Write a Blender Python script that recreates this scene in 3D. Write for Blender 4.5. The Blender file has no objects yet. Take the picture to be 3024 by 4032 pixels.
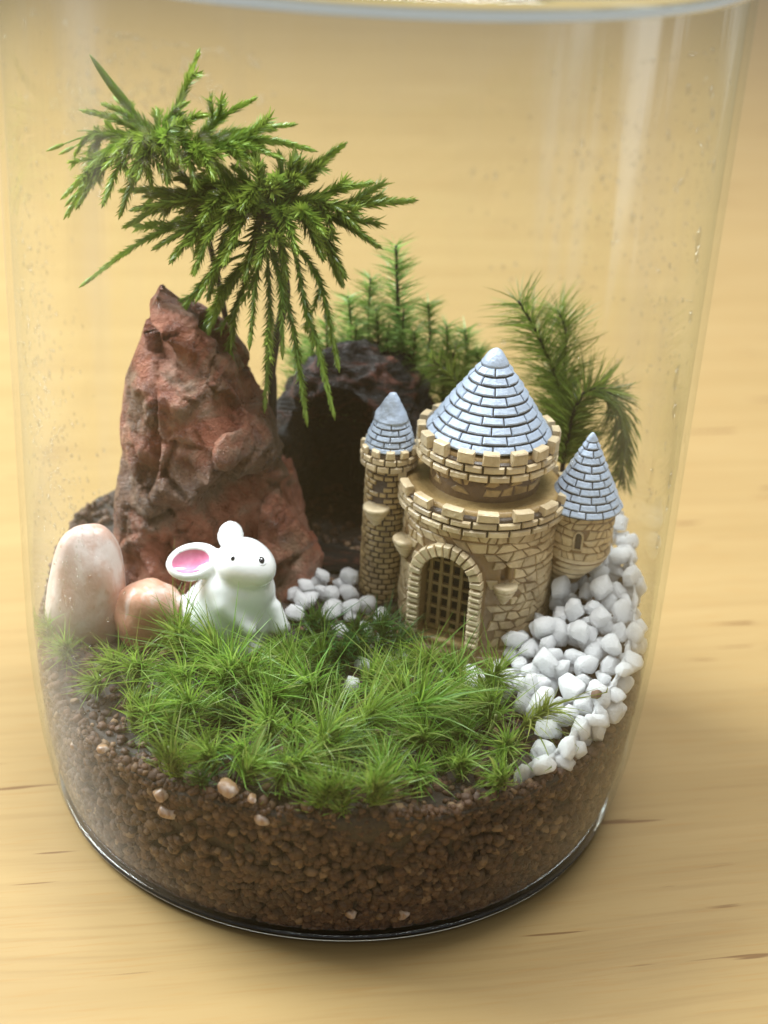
import bpy, math, random
import numpy as np
from mathutils import Vector, Matrix, noise

# ------------------------------------------------------------------ units
# everything below is laid out in centimetres and stored in metres
U = 0.01
rnd = random.Random(7)
rng = np.random.default_rng(7)
SC = bpy.context.scene
COL = SC.collection

# ------------------------------------------------------------------ camera
CAM = np.array([0.0, -21.2836, 15.3954])
FW = np.array([0.02330559, 0.89315844, -0.44913789])
RT = np.array([0.99848206, 0.00163079, 0.05505384])
UP = np.array([-0.04990425, 0.44973919, 0.89176467])
cd = bpy.data.cameras.new('camera')
cam = bpy.data.objects.new('camera', cd)
COL.objects.link(cam)
m = Matrix(((RT[0], UP[0], -FW[0], CAM[0] * U), (RT[1], UP[1], -FW[1], CAM[1] * U), (RT[2], UP[2], -FW[2], CAM[2] * U), (0, 0, 0, 1)))
cam.matrix_world = m
cd.sensor_fit = 'VERTICAL'
cd.sensor_height = 36
cd.sensor_width = 27
cd.lens = 6000 / 4032 * 36
cd.clip_start = 0.01
cd.clip_end = 50
cd.dof.use_dof = True
cd.dof.focus_distance = 0.222
cd.dof.aperture_fstop = 17
SC.camera = cam

# ------------------------------------------------------------------ world and lamps
w = bpy.data.worlds.new('World')
SC.world = w
w.use_nodes = True
bg = w.node_tree.nodes['Background']
bg.inputs['Color'].default_value = (0.96, 0.98, 1.0, 1)
bg.inputs['Strength'].default_value = 0.44

def area(name, loc, target, size, power, col, sy=None):
    l = bpy.data.lights.new(name, 'AREA')
    l.energy = power
    l.color = col
    l.shape = 'RECTANGLE'
    l.size = size
    l.size_y = sy or size
    o = bpy.data.objects.new(name, l)
    COL.objects.link(o)
    o.location = loc
    d = Vector(target) - Vector(loc)
    o.rotation_euler = d.to_track_quat('-Z', 'Y').to_euler()
    return o
area('window_light', (-0.52, 0.22, 0.50), (0, 0, 0.04), 0.36, 16.0, (0.90, 0.955, 1.0))
area('ceiling_light', (0.10, 0.05, 1.0), (0, 0, 0.05), 0.26, 13.0, (0.97, 0.985, 1.0), 0.6)

SC.view_settings.view_transform = 'Standard'
SC.view_settings.look = 'None'
SC.view_settings.exposure = 0
SC.view_settings.gamma = 1
SC.view_settings.use_curve_mapping = False
SC.render.engine = 'CYCLES'
SC.cycles.transparent_max_bounces = 24
SC.cycles.max_bounces = 10
SC.cycles.transmission_bounces = 8
SC.cycles.caustics_reflective = False
SC.cycles.caustics_refractive = False
SC.cycles.use_denoising = True

# ------------------------------------------------------------------ helpers
def at(x, y, Y):
    """point of the place at depth Y (cm) for a position measured on the photograph (1659 px wide)"""
    k = 3024 / 1659
    d = FW + RT * (x * k - 1512) / 6000 - UP * (y * k - 2016) / 6000
    return CAM + d * (Y - CAM[1]) / d[1]

def atz(x, y, Z):
    k = 3024 / 1659
    d = FW + RT * (x * k - 1512) / 6000 - UP * (y * k - 2016) / 6000
    return CAM + d * (Z - CAM[2]) / d[2]

def nrm(v):
    v = np.asarray(v, float)
    return v / (np.linalg.norm(v) + 1e-12)

def mesh(name, V, F, mat, smooth=True):
    me = bpy.data.meshes.new(name)
    V = np.asarray(V, float) * U
    me.from_pydata(V.tolist() if hasattr(V, 'tolist') else V, [], F if isinstance(F, list) else F.tolist())
    if mat is not None:
        me.materials.append(mat)
    if smooth:
        me.polygons.foreach_set('use_smooth', [True] * len(me.polygons))
        if smooth != True: me.set_sharp_from_angle(angle=smooth)
    me.update()
    return me

def tag(o, label=None, cat=None, group=None, kind=None):
    if label: o['label'] = label
    if cat: o['category'] = cat
    if group: o['group'] = group
    if kind: o['kind'] = kind
    return o

def thing(name, label, cat, loc, group=None):
    o = bpy.data.objects.new(name, None)
    COL.objects.link(o)
    o.empty_display_size = 0.005
    o.location = [c * U for c in loc]
    return tag(o, label, cat, group)

def part(name, V, F, mat, parent, smooth=True, kind=None):
    """a mesh in world centimetres under its thing (or under a part of it)"""
    me = mesh(name, V, F, mat, smooth)
    o = bpy.data.objects.new(name, me)
    COL.objects.link(o)
    o.parent = parent
    if parent.parent is None:
        o.location = -parent.location
    if kind: o['kind'] = kind
    return o

def single(name, V, F, mat, label, cat, group=None, kind=None, smooth=True):
    V = np.asarray(V, float)
    org = np.array([(V[:, 0].min() + V[:, 0].max()) / 2, (V[:, 1].min() + V[:, 1].max()) / 2, V[:, 2].min()])
    o = bpy.data.objects.new(name, mesh(name, V - org, F, mat, smooth))
    COL.objects.link(o)
    o.location = [c * U for c in org]
    return tag(o, label, cat, group, kind)

class Acc:
    """collects several shapes into one mesh"""
    def __init__(s):
        s.V = []; s.F = []; s.n = 0
    def add(s, V, F):
        V = np.asarray(V, float)
        s.V.append(V)
        s.F.extend([[i + s.n for i in f] for f in F])
        s.n += len(V)
    def get(s):
        return np.concatenate(s.V), s.F

def lathe(prof, n=48, c=(0, 0), close=False):
    V = []; F = []
    k = len(prof)
    for i in range(n):
        a = 2 * math.pi * i / n
        for (r, z) in prof:
            V.append((c[0] + r * math.sin(a), c[1] - r * math.cos(a), z))
    for i in range(n):
        j = (i + 1) % n
        for q in range(k if close else k - 1):
            p = (q + 1) % k
            F.append([i * k + q, j * k + q, j * k + p, i * k + p])
    return np.array(V), F

def tube(pts, radii, n=8):
    pts = [np.asarray(p, float) for p in pts]
    V = []; F = []
    for i, p in enumerate(pts):
        t = nrm(pts[min(i + 1, len(pts) - 1)] - pts[max(i - 1, 0)])
        ref = np.array([0, 1, 0]) if abs(t[1]) < .9 else np.array([1, 0, 0])
        a = nrm(np.cross(t, ref)); b = np.cross(t, a)
        for k in range(n):
            th = 2 * math.pi * k / n
            V.append(p + radii[i] * (a * math.cos(th) + b * math.sin(th)))
    for i in range(len(pts) - 1):
        for k in range(n):
            l = (k + 1) % n
            F.append([i * n + k, i * n + l, (i + 1) * n + l, (i + 1) * n + k])
    F.append(list(range(n))[::-1])
    F.append([(len(pts) - 1) * n + k for k in range(n)])
    return np.array(V), F

def catmull(pts, n=8):
    pts = [np.asarray(p, float) for p in pts]
    P = [2 * pts[0] - pts[1]] + pts + [2 * pts[-1] - pts[-2]]
    out = []
    for i in range(1, len(P) - 2):
        for k in range(n):
            t = k / n
            out.append(.5 * ((2 * P[i]) + (P[i + 1] - P[i - 1]) * t + (2 * P[i - 1] - 5 * P[i] + 4 * P[i + 1] - P[i + 2]) * t * t + (3 * P[i] - P[i - 1] - 3 * P[i + 1] + P[i + 2]) * t ** 3))
    out.append(pts[-1])
    return out

def surfnet(f, lo, hi, h):
    """surface of f(X,Y,Z)=0 as a quad mesh"""
    xs = [np.arange(lo[i], hi[i] + h, h) for i in range(3)]
    G = np.meshgrid(*xs, indexing='ij')
    D = f(*G)
    n = D.shape
    S = D < 0
    c = np.zeros((n[0] - 1, n[1] - 1, n[2] - 1), int)
    sl = lambda a, o: a[o[0]:n[0] - 1 + o[0], o[1]:n[1] - 1 + o[1], o[2]:n[2] - 1 + o[2]]
    offs = [(i, j, k) for i in (0, 1) for j in (0, 1) for k in (0, 1)]
    for o in offs:
        c += sl(S, o)
    act = (c > 0) & (c < 8)
    idx = -np.ones(c.shape, int)
    I = np.argwhere(act)
    idx[act] = np.arange(len(I))
    acc = np.zeros((len(I), 3)); cnt = np.zeros(len(I))
    for a in offs:
        for ax in range(3):
            if a[ax]: continue
            b = list(a); b[ax] = 1
            da = sl(D, a)[act]; db = sl(D, b)[act]
            x = (da < 0) != (db < 0)
            t = np.where(x, da / (da - db + 1e-20), 0)
            p = np.tile(np.array(a, float), (len(I), 1)); p[:, ax] = t
            acc[x] += p[x]; cnt[x] += 1
    V = (I + acc / cnt[:, None]) * h + np.array(lo)
    F = []
    for ax in range(3):
        u, v = (ax + 1) % 3, (ax + 2) % 3
        s0 = [slice(0, n[0]), slice(0, n[1]), slice(0, n[2])]
        s1 = list(s0)
        s0[ax] = slice(0, n[ax] - 1); s1[ax] = slice(1, n[ax])
        A = S[tuple(s0)]; B = S[tuple(s1)]
        for e in np.argwhere(A != B):
            if e[u] == 0 or e[v] == 0 or e[u] >= n[u] - 1 or e[v] >= n[v] - 1: continue
            q = []
            for du, dv in ((0, 0), (-1, 0), (-1, -1), (0, -1)):
                g = e.copy(); g[u] += du; g[v] += dv
                q.append(int(idx[tuple(g)]))
            F.append(q if A[tuple(e)] else q[::-1])
    return V, F

def vnormals(V, F):
    N = np.zeros_like(V)
    Fa = np.array([f if len(f) == 4 else [f[0], f[1], f[2], f[2]] for f in F])
    n = np.cross(V[Fa[:, 2]] - V[Fa[:, 0]], V[Fa[:, 3]] - V[Fa[:, 1]])
    for k in range(4):
        np.add.at(N, Fa[:, k], n)
    return N / (np.linalg.norm(N, axis=1)[:, None] + 1e-12)

def displace(V, F, fn):
    N = vnormals(V, F)
    d = np.array([fn(Vector(v)) for v in V])
    return V + N * d[:, None]

def smin(a, b, k):
    h = np.clip(.5 + .5 * (b - a) / k, 0, 1)
    return b + (a - b) * h - k * h * (1 - h)

def ell(X, Y, Z, c, r, ax=None):
    p = np.stack([X - c[0], Y - c[1], Z - c[2]], -1)
    if ax is not None:
        p = p @ np.array(ax).T
    q = p / np.array(r)
    k0 = np.linalg.norm(q, axis=-1); k1 = np.linalg.norm(q / np.array(r), axis=-1)
    return k0 * (k0 - 1) / (k1 + 1e-9)

def caps(X, Y, Z, a, b, ra, rb):
    p = np.stack([X, Y, Z], -1); a = np.array(a); b = np.array(b)
    ba = b - a
    t = np.clip(((p - a) @ ba) / (ba @ ba), 0, 1)
    return np.linalg.norm(p - a - t[..., None] * ba, axis=-1) - (ra + (rb - ra) * t)

ICO = {}
def ico(sub):
    if sub not in ICO:
        import bmesh
        bm = bmesh.new()
        bmesh.ops.create_icosphere(bm, subdivisions=sub, radius=1)
        bm.verts.ensure_lookup_table()
        ICO[sub] = (np.array([v.co[:] for v in bm.verts]), [[v.index for v in f.verts] for f in bm.faces])
        bm.free()
    return ICO[sub]

# ------------------------------------------------------------------ materials
class NT:
    def __init__(s, name):
        s.m = bpy.data.materials.new(name)
        s.m.use_nodes = True
        s.t = s.m.node_tree
        s.t.nodes.clear()
        s.out = s.t.nodes.new('ShaderNodeOutputMaterial')
    def n(s, typ, **k):
        nd = s.t.nodes.new('ShaderNode' + typ)
        for a, v in k.items():
            if a in ('ins',): continue
            setattr(nd, a, v)
        for a, v in k.get('ins', {}).items():
            if isinstance(v, bpy.types.NodeSocket): s.t.links.new(v, nd.inputs[a])
            else: nd.inputs[a].default_value = v
        return nd
    def coord(s, scale=(1, 1, 1), rot=(0, 0, 0), world=False):
        if world:
            c = s.n('NewGeometry').outputs['Position']
        else:
            c = s.n('TexCoord').outputs['Object']
        mp = s.n('Mapping', ins={'Vector': c, 'Scale': scale, 'Rotation': rot})
        return mp.outputs[0]
    def noise(s, vec, scale, detail=4, rough=.55, dist=0):
        return s.n('TexNoise', ins={'Vector': vec, 'Scale': scale, 'Detail': detail, 'Roughness': rough, 'Distortion': dist}).outputs[0]
    def ramp(s, fac, stops):
        r = s.n('ValToRGB', ins={'Fac': fac})
        e = r.color_ramp.elements
        while len(e) < len(stops): e.new(.5)
        for i, (p, c) in enumerate(stops):
            e[i].position = p
            e[i].color = (c, c, c, 1) if isinstance(c, (int, float)) else (*c, 1)
        return r.outputs[0]
    def mix(s, fac, a, b, mode='MIX'):
        nd = s.n('MixRGB', blend_type=mode)
        for i, v in ((0, fac), (1, a), (2, b)):
            if isinstance(v, bpy.types.NodeSocket): s.t.links.new(v, nd.inputs[i])
            elif i == 0: nd.inputs[0].default_value = v
            else: nd.inputs[i].default_value = (*v, 1)
        return nd.outputs[0]
    def math(s, op, a, b=None, clamp=False):
        nd = s.n('Math', operation=op, use_clamp=clamp)
        for i, v in ((0, a), (1, b)):
            if v is None: continue
            if isinstance(v, bpy.types.NodeSocket): s.t.links.new(v, nd.inputs[i])
            else: nd.inputs[i].default_value = v
        return nd.outputs[0]
    def bump(s, h, dist, strength=1.0, nrm=None):
        ins = {'Height': h, 'Distance': dist, 'Strength': strength}
        if nrm is not None: ins['Normal'] = nrm
        return s.n('Bump', ins=ins).outputs[0]
    def bsdf(s, **k):
        nm = dict(col='Base Color', rough='Roughness', spec='Specular IOR Level', nor='Normal', coat='Coat Weight', coatr='Coat Roughness', sss='Subsurface Weight', sssr='Subsurface Radius', ssss='Subsurface Scale', trans='Transmission Weight', ior='IOR', metal='Metallic', sheen='Sheen Weight')
        ins = {}
        for a, v in k.items():
            if a == 'col' and not isinstance(v, bpy.types.NodeSocket): v = (*v, 1)
            ins[nm[a]] = v
        return s.n('BsdfPrincipled', ins=ins).outputs[0]
    def fin(s, sh):
        s.t.links.new(sh, s.out.inputs[0])
        return s.m

CM = 100.0   # object coordinates are metres; times CM gives centimetres

def mat_wood():
    t = NT('pine_wood')
    v = t.coord((CM, CM, CM), (0, 0, math.radians(-11)))
    st = t.n('Mapping', ins={'Vector': v, 'Scale': (.03, 1.0, 1)}).outputs[0]
    wob = t.noise(v, .05, 2)
    st2 = t.n('VectorMath', operation='ADD', ins={0: st, 1: t.n('CombineXYZ', ins={'Y': t.math('MULTIPLY', wob, 2.2)}).outputs[0]}).outputs[0]
    broad = t.noise(st2, .9, 4)
    fine = t.noise(st2, 5.5, 5, .6)
    col = t.mix(t.ramp(broad, [(.3, 0), (.72, 1)]), (.335, .23, .093), (.292, .195, .073))
    col = t.mix(t.math('MULTIPLY', t.ramp(fine, [(.48, 0), (.72, 1)]), .38), col, (.21, .125, .042))
    fv = t.n('Mapping', ins={'Vector': v, 'Scale': (.30, 5.0, 1), 'Location': (3, 1, 0)}).outputs[0]
    fleck = t.ramp(t.noise(fv, 1.0, 2, .5), [(.675, 0), (.71, 1)])
    col = t.mix(t.math('MULTIPLY', fleck, .8), col, (.13, .06, .017))
    pv = t.n('Mapping', ins={'Vector': v, 'Scale': (.9, 16, 1)}).outputs[0]
    pores = t.ramp(t.noise(pv, 1.0, 2, .5), [(.54, 0), (.70, 1)])
    col = t.mix(t.math('MULTIPLY', pores, .40), col, (.30, .17, .05))
    nor = t.bump(fine, .0002, .2)
    return t.fin(t.bsdf(col=col, rough=t.ramp(broad, [(0, .38), (1, .52)]), spec=.4, nor=nor))

def mat_shell():
    """thin clear wall of the jar: see-through, mirror-like at grazing view, faint condensation, painted pale reflection streaks"""
    t = NT('jar_glass')
    lw = t.n('LayerWeight', ins={'Blend': .5}).outputs['Facing']
    f5 = t.math('POWER', lw, 5.0)
    fr = t.math('ADD', t.math('MULTIPLY', f5, .62), .013)
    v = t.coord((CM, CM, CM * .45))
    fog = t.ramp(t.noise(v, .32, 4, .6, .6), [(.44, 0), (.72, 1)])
    refl_strk = t.noise(t.coord((CM, CM, CM * .08)), .9, 3)  # upright bands of room reflection, painted as pale diffuse colour on the glass
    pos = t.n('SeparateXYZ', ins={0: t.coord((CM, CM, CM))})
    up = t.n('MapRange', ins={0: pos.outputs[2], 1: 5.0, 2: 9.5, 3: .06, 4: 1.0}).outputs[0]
    fog_refl = t.math('MULTIPLY', t.math('MULTIPLY', t.math('ADD', t.math('MULTIPLY', fog, .028), t.math('MULTIPLY', t.ramp(refl_strk, [(.53, 0), (.60, 1)]), .085)), up), 1.0)  # condensation patches plus the painted reflection bands
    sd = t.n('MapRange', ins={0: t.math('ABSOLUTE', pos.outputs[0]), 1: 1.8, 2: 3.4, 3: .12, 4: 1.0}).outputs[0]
    fog_refl = t.math('MULTIPLY', fog_refl, sd)
    tr = t.n('BsdfTransparent', ins={'Color': t.mix(f5, (.985, .992, .985), (.80, .85, .83))}).outputs[0]
    gl = t.n('BsdfGlossy', ins={'Roughness': .015, 'Color': (1, 1, 1, 1)}).outputs[0]
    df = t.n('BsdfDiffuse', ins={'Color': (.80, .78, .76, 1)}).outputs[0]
    a = t.n('MixShader', ins={0: fog_refl, 1: tr, 2: df}).outputs[0]
    return t.fin(t.n('MixShader', ins={0: fr, 1: a, 2: gl}).outputs[0])

def mat_thick_glass():
    t = NT('thick_glass')
    return t.fin(t.bsdf(col=(.90, .97, .94), rough=.01, trans=1.0, ior=1.5))

def mat_water():
    t = NT('water_drop')
    lw = t.n('LayerWeight', ins={'Blend': .5}).outputs['Facing']
    fr = t.math('ADD', t.math('MULTIPLY', t.math('POWER', lw, 3.0), .7), .06)
    tr = t.n('BsdfTransparent', ins={'Color': (.93, .93, .92, 1)}).outputs[0]
    gl = t.n('BsdfGlossy', ins={'Roughness': .02}).outputs[0]
    return t.fin(t.n('MixShader', ins={0: fr, 1: tr, 2: gl}).outputs[0])

def mat_soil(grain):
    t = NT('soil_grain' if grain else 'soil_mud')
    v = t.coord((CM, CM, CM))
    nz = t.noise(v, 1.6, 6, .65)
    fine = t.noise(v, 9, 5, .7)
    if grain:
        r = t.n('NewGeometry').outputs['Random Per Island']
        col = t.ramp(r, [(0, (.040, .018, .009)), (.45, (.080, .037, .018)), (.8, (.125, .058, .028)), (.92, (.19, .11, .06)), (1, (.30, .19, .10))])
        col = t.mix(t.math('MULTIPLY', t.ramp(fine, [(.35, 0), (.7, 1)]), .5), col, (.06, .027, .012))
    else:
        col = t.ramp(nz, [(.3, (.014, .009, .006)), (.55, (.032, .020, .013)), (.75, (.075, .048, .032))])
        col = t.mix(t.math('MULTIPLY', t.ramp(fine, [(.5, 0), (.75, 1)]), .4), col, (.10, .065, .042))
    nor = t.bump(fine, .0006, .8)
    return t.fin(t.bsdf(col=col, rough=t.ramp(nz, [(.35, .35), (.65, .8)]), spec=.5, nor=nor))

def mat_quartz():
    t = NT('white_quartz')
    v = t.coord((CM, CM, CM))
    r = t.n('ObjectInfo').outputs['Random']
    col = t.ramp(r, [(0, (.93, .95, .985)), (.6, (.95, .965, .99)), (.85, (.91, .935, .965)), (1, (.94, .93, .92))])
    veil = t.noise(v, 4, 4, .6)
    col = t.mix(t.ramp(veil, [(.45, 0), (.8, .35)]), col, (.95, .96, .97))
    col = t.mix(t.ramp(t.noise(v, 2.2, 5, .65, 1.0), [(.60, 0), (.70, .35)]), col, (.74, .72, .68))
    nor = t.bump(t.noise(v, 9, 4, .6), .0008, .8)
    return t.fin(t.bsdf(col=col, rough=t.ramp(veil, [(.3, .22), (.7, .5)]), spec=.5, sss=.9, sssr=(1, 1, 1), ssss=.0035, nor=nor))

def mat_porcelain():
    t = NT('white_porcelain')
    return t.fin(t.bsdf(col=(.86, .885, .885), rough=.16, spec=.5, coat=.6, coatr=.04, sss=.2, sssr=(1, 1, 1), ssss=.0012))

def mat_plain(name, col, rough=.5, spec=.5, coat=0):
    t = NT(name)
    return t.fin(t.bsdf(col=col, rough=rough, spec=spec, coat=coat, coatr=.1))

def mat_ear():
    t = NT('pink_glaze')
    v = t.coord((CM, CM, CM))
    col = t.mix(t.ramp(t.noise(v, 4, 3), [(.35, 0), (.7, 1)]), (.66, .16, .30), (.80, .33, .50))
    return t.fin(t.bsdf(col=col, rough=.15, spec=.5, coat=.5, coatr=.04))

def mat_resin(name, base, dark, rough, amount=.55, scale=5, var=.18):
    """painted resin: a pale coat with a brown wash left in the pits"""
    t = NT(name)
    v = t.coord((CM, CM, CM))
    r = t.n('ObjectInfo').outputs['Random']
    nz = t.noise(v, scale, 5, .65)
    big = t.noise(v, 1.1, 3, .5)
    f = t.ramp(nz, [(.46, 0), (.72, 1)])
    col = t.mix(t.math('MULTIPLY', f, amount), base, dark)
    col = t.mix(t.math('MULTIPLY', t.ramp(big, [(.45, 0), (.7, 1)]), amount * .8), col, dark)
    hs = t.n('HueSaturation', ins={'Value': t.n('MapRange', ins={0: r, 3: 1 - var, 4: 1 + var * .6}).outputs[0], 'Color': col}).outputs[0]
    nor = t.bump(t.noise(v, scale * 3, 4, .6), .0005, .45)
    return t.fin(t.bsdf(col=hs, rough=rough, spec=.5, nor=nor, coat=.25, coatr=.2))

def mat_redrock():
    t = NT('red_rock')
    v = t.coord((CM, CM, CM))
    a = t.noise(v, .75, 6, .62, .7)
    b = t.noise(v, 2.4, 6, .65, .4)
    c = t.noise(v, 9, 6, .72)
    col = t.ramp(b, [(.30, (.16, .05, .03)), (.44, (.36, .12, .070)), (.56, (.52, .215, .135)), (.72, (.62, .37, .26))])
    och = t.ramp(a, [(.50, 0), (.60, 1)])
    col = t.mix(t.math('MULTIPLY', och, .8), col, t.ramp(b, [(.3, (.09, .055, .034)), (.5, (.24, .155, .095)), (.72, (.38, .28, .195))]))
    # a brown weathered band across the middle of the stone
    sp = t.n('SeparateXYZ', ins={0: v})
    band = t.math('SUBTRACT', 1.0, t.math('MULTIPLY', t.math('ABSOLUTE', t.math('SUBTRACT', t.math('ADD', sp.outputs[2], t.math('MULTIPLY', sp.outputs[0], -.35)), 3.2)), .75), True)
    bm = t.math('MULTIPLY', t.ramp(t.math('ADD', t.math('MULTIPLY', band, .5), t.math('MULTIPLY', b, .6)), [(.52, 0), (.70, 1)]), .75)
    col = t.mix(bm, col, t.ramp(c, [(.35, (.085, .055, .036)), (.6, (.22, .155, .105))]))
    col = t.mix(t.math('MULTIPLY', t.ramp(c, [(.55, 0), (.75, 1)]), .35), col, (.48, .26, .18))
    nor = t.bump(t.math('ADD', t.math('MULTIPLY', b, .7), t.math('MULTIPLY', c, .5)), .0050, 1.0)
    return t.fin(t.bsdf(col=col, rough=t.ramp(b, [(.35, .24), (.65, .52)]), spec=.5, nor=nor))

def mat_darkrock():
    t = NT('dark_wet_bark')
    v = t.coord((CM, CM, CM))
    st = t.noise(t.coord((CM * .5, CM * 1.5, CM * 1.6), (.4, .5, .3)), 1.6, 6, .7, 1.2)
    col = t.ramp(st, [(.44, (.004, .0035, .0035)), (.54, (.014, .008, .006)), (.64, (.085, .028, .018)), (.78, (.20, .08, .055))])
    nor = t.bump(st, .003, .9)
    return t.fin(t.bsdf(col=col, rough=.5, spec=.3, nor=nor))

def mat_pebble(name, a, b, c):
    t = NT(name)
    v = t.coord((CM, CM, CM * .8), (.3, .5, 0))
    n1 = t.noise(v, 1.1, 4, .55, .8)
    n2 = t.noise(v, 5, 5, .6)
    col = t.ramp(n1, [(.3, a), (.52, b), (.72, c)])
    col = t.mix(t.math('MULTIPLY', n2, .15), col, (.62, .50, .43))
    vein = t.noise(t.coord((CM * 2.2, CM * 2.2, CM * .5), (.5, .35, 0)), 1.3, 5, .6, .5)
    col = t.mix(t.math('MULTIPLY', t.ramp(vein, [(.50, 0), (.62, 1)]), .55), col, (.72, .66, .63))
    col = t.mix(t.math('MULTIPLY', t.ramp(n2, [(.60, 0), (.72, 1)]), .4), col, (.40, .17, .09))
    return t.fin(t.bsdf(col=col, rough=.38, spec=.5, sss=.1, sssr=(1, .6, .5), ssss=.002, nor=t.bump(n2, .0004, .5)))

def mat_leaf(name, cols, trans=.35, rough=.38, tip=None):
    t = NT(name)
    r = t.n('NewGeometry').outputs['Random Per Island']
    o = t.n('ObjectInfo').outputs['Random']
    col = t.ramp(r, [(i / (len(cols) - 1), c) for i, c in enumerate(cols)])
    col = t.n('HueSaturation', ins={'Hue': t.n('MapRange', ins={0: o, 3: .488, 4: .512}).outputs[0], 'Value': t.n('MapRange', ins={0: o, 3: .85, 4: 1.2}).outputs[0], 'Color': col}).outputs[0]
    if tip:   # the youngest growth at the end of a frond is paler
        g = t.n('Attribute', attribute_name='growth').outputs['Fac']
        col = t.mix(t.ramp(g, [(.45, 0), (1, .85)]), col, tip)
    p = t.bsdf(col=col, rough=rough, spec=.45)
    tl = t.n('BsdfTranslucent', ins={'Color': t.mix(.35, col, (.45, .55, .08))}).outputs[0]
    return t.fin(t.n('MixShader', ins={0: trans, 1: p, 2: tl}).outputs[0])

M = dict(
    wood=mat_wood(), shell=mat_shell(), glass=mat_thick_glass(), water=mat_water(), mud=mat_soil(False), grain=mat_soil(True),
    quartz=mat_quartz(), porc=mat_porcelain(), ear=mat_ear(), black=mat_plain('black_paint', (.008, .008, .01), .12, .5, .5),
    brick=mat_resin('tan_resin', (.76, .62, .395), (.28, .16, .065), .34, .42, 5),
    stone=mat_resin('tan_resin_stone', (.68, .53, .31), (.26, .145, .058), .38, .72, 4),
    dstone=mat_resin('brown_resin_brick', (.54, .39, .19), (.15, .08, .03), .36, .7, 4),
    core=mat_resin('brown_wash', (.20, .12, .05), (.10, .055, .022), .42, .6, 4, 0),
    barwash=mat_resin('worn_brown_wash', (.34, .22, .10), (.15, .085, .035), .4, .6, 5, 0),
    wash=mat_resin('mid_brown_wash', (.30, .19, .085), (.16, .095, .04), .42, .6, 4, 0),
    mortar=mat_resin('dark_brown_wash', (.075, .045, .02), (.05, .03, .013), .45, .6, 4, 0),
    deck=mat_resin('tan_brown_deck', (.44, .30, .125), (.24, .14, .05), .40, .6, 6, 0),
    roof=mat_resin('pale_blue_paint', (.46, .55, .69), (.32, .38, .46), .30, .35, 6, .07),
    gateblack=mat_plain('gate_black', (.012, .009, .007), .6),
    roofgap=mat_plain('dark_groove', (.055, .05, .045), .5),
    rock=mat_redrock(), bark=mat_darkrock(),
    peb1=mat_pebble('pink_white_pebble', (.66, .58, .56), (.52, .36, .30), (.50, .24, .15)),
    peb2=mat_pebble('orange_pink_pebble', (.52, .22, .13), (.60, .33, .22), (.66, .48, .39)),
    tanpeb=mat_pebble('tan_pebble', (.20, .10, .045), (.30, .17, .08), (.38, .25, .13)),
    moss=mat_leaf('bright_moss', [(.055, .13, .016), (.11, .24, .026), (.18, .34, .045), (.30, .43, .12), (.24, .25, .07)], .46),
    mossd=mat_leaf('deep_green_moss', [(.02, .075, .018), (.035, .12, .025), (.07, .18, .035)], .3),
    mossy=mat_leaf('yellow_moss', [(.16, .23, .03), (.28, .34, .06), (.40, .43, .13)], .38),
    tree=mat_leaf('tree_moss', [(.032, .065, .012), (.07, .13, .017), (.13, .205, .024), (.22, .29, .045)], .30, .33, (.17, .25, .035)),
    treel=mat_leaf('light_tree_moss', [(.08, .16, .02), (.14, .26, .028), (.24, .37, .05)], .36, .36, (.30, .42, .07)),
    needle=mat_leaf('olive_needle', [(.05, .095, .018), (.11, .17, .028), (.22, .28, .055)], .45),
    needle_l=mat_leaf('light_green_needle', [(.10, .19, .045), (.19, .33, .085), (.33, .47, .17)], .42),
    stem=mat_plain('dark_stem', (.022, .014, .010), .4),
    gstem=mat_plain('green_stem', (.10, .12, .03), .5),
)

# ------------------------------------------------------------------ table
def build_table():
    x0, x1, y0, y1, th = -120, 120, -60, 160, 3.0
    V = [(x, y, z) for z in (-th, 0) for (x, y) in ((x0, y0), (x1, y0), (x1, y1), (x0, y1))]
    F = [[3, 2, 1, 0], [4, 5, 6, 7], [0, 1, 5, 4], [1, 2, 6, 5], [2, 3, 7, 6], [3, 0, 4, 7]]
    o = bpy.data.objects.new('table_top', mesh('table_top', V, F, M['wood'], False))
    COL.objects.link(o)
    tag(o, 'pale yellow wooden table top with fine grain and dark flecks', 'table', kind='structure')
build_table()

# ------------------------------------------------------------------ jar
OUT = [(4.56, .10), (4.66, .30), (4.76, .7), (4.86, 1.3), (4.94, 2.1), (4.99, 3.0), (5.0, 4.0), (5.0, 12.90)]
def rout(z):
    return float(np.interp(z, [p[1] for p in OUT], [p[0] for p in OUT]))
def rin(z):
    return rout(z) - .10

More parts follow.
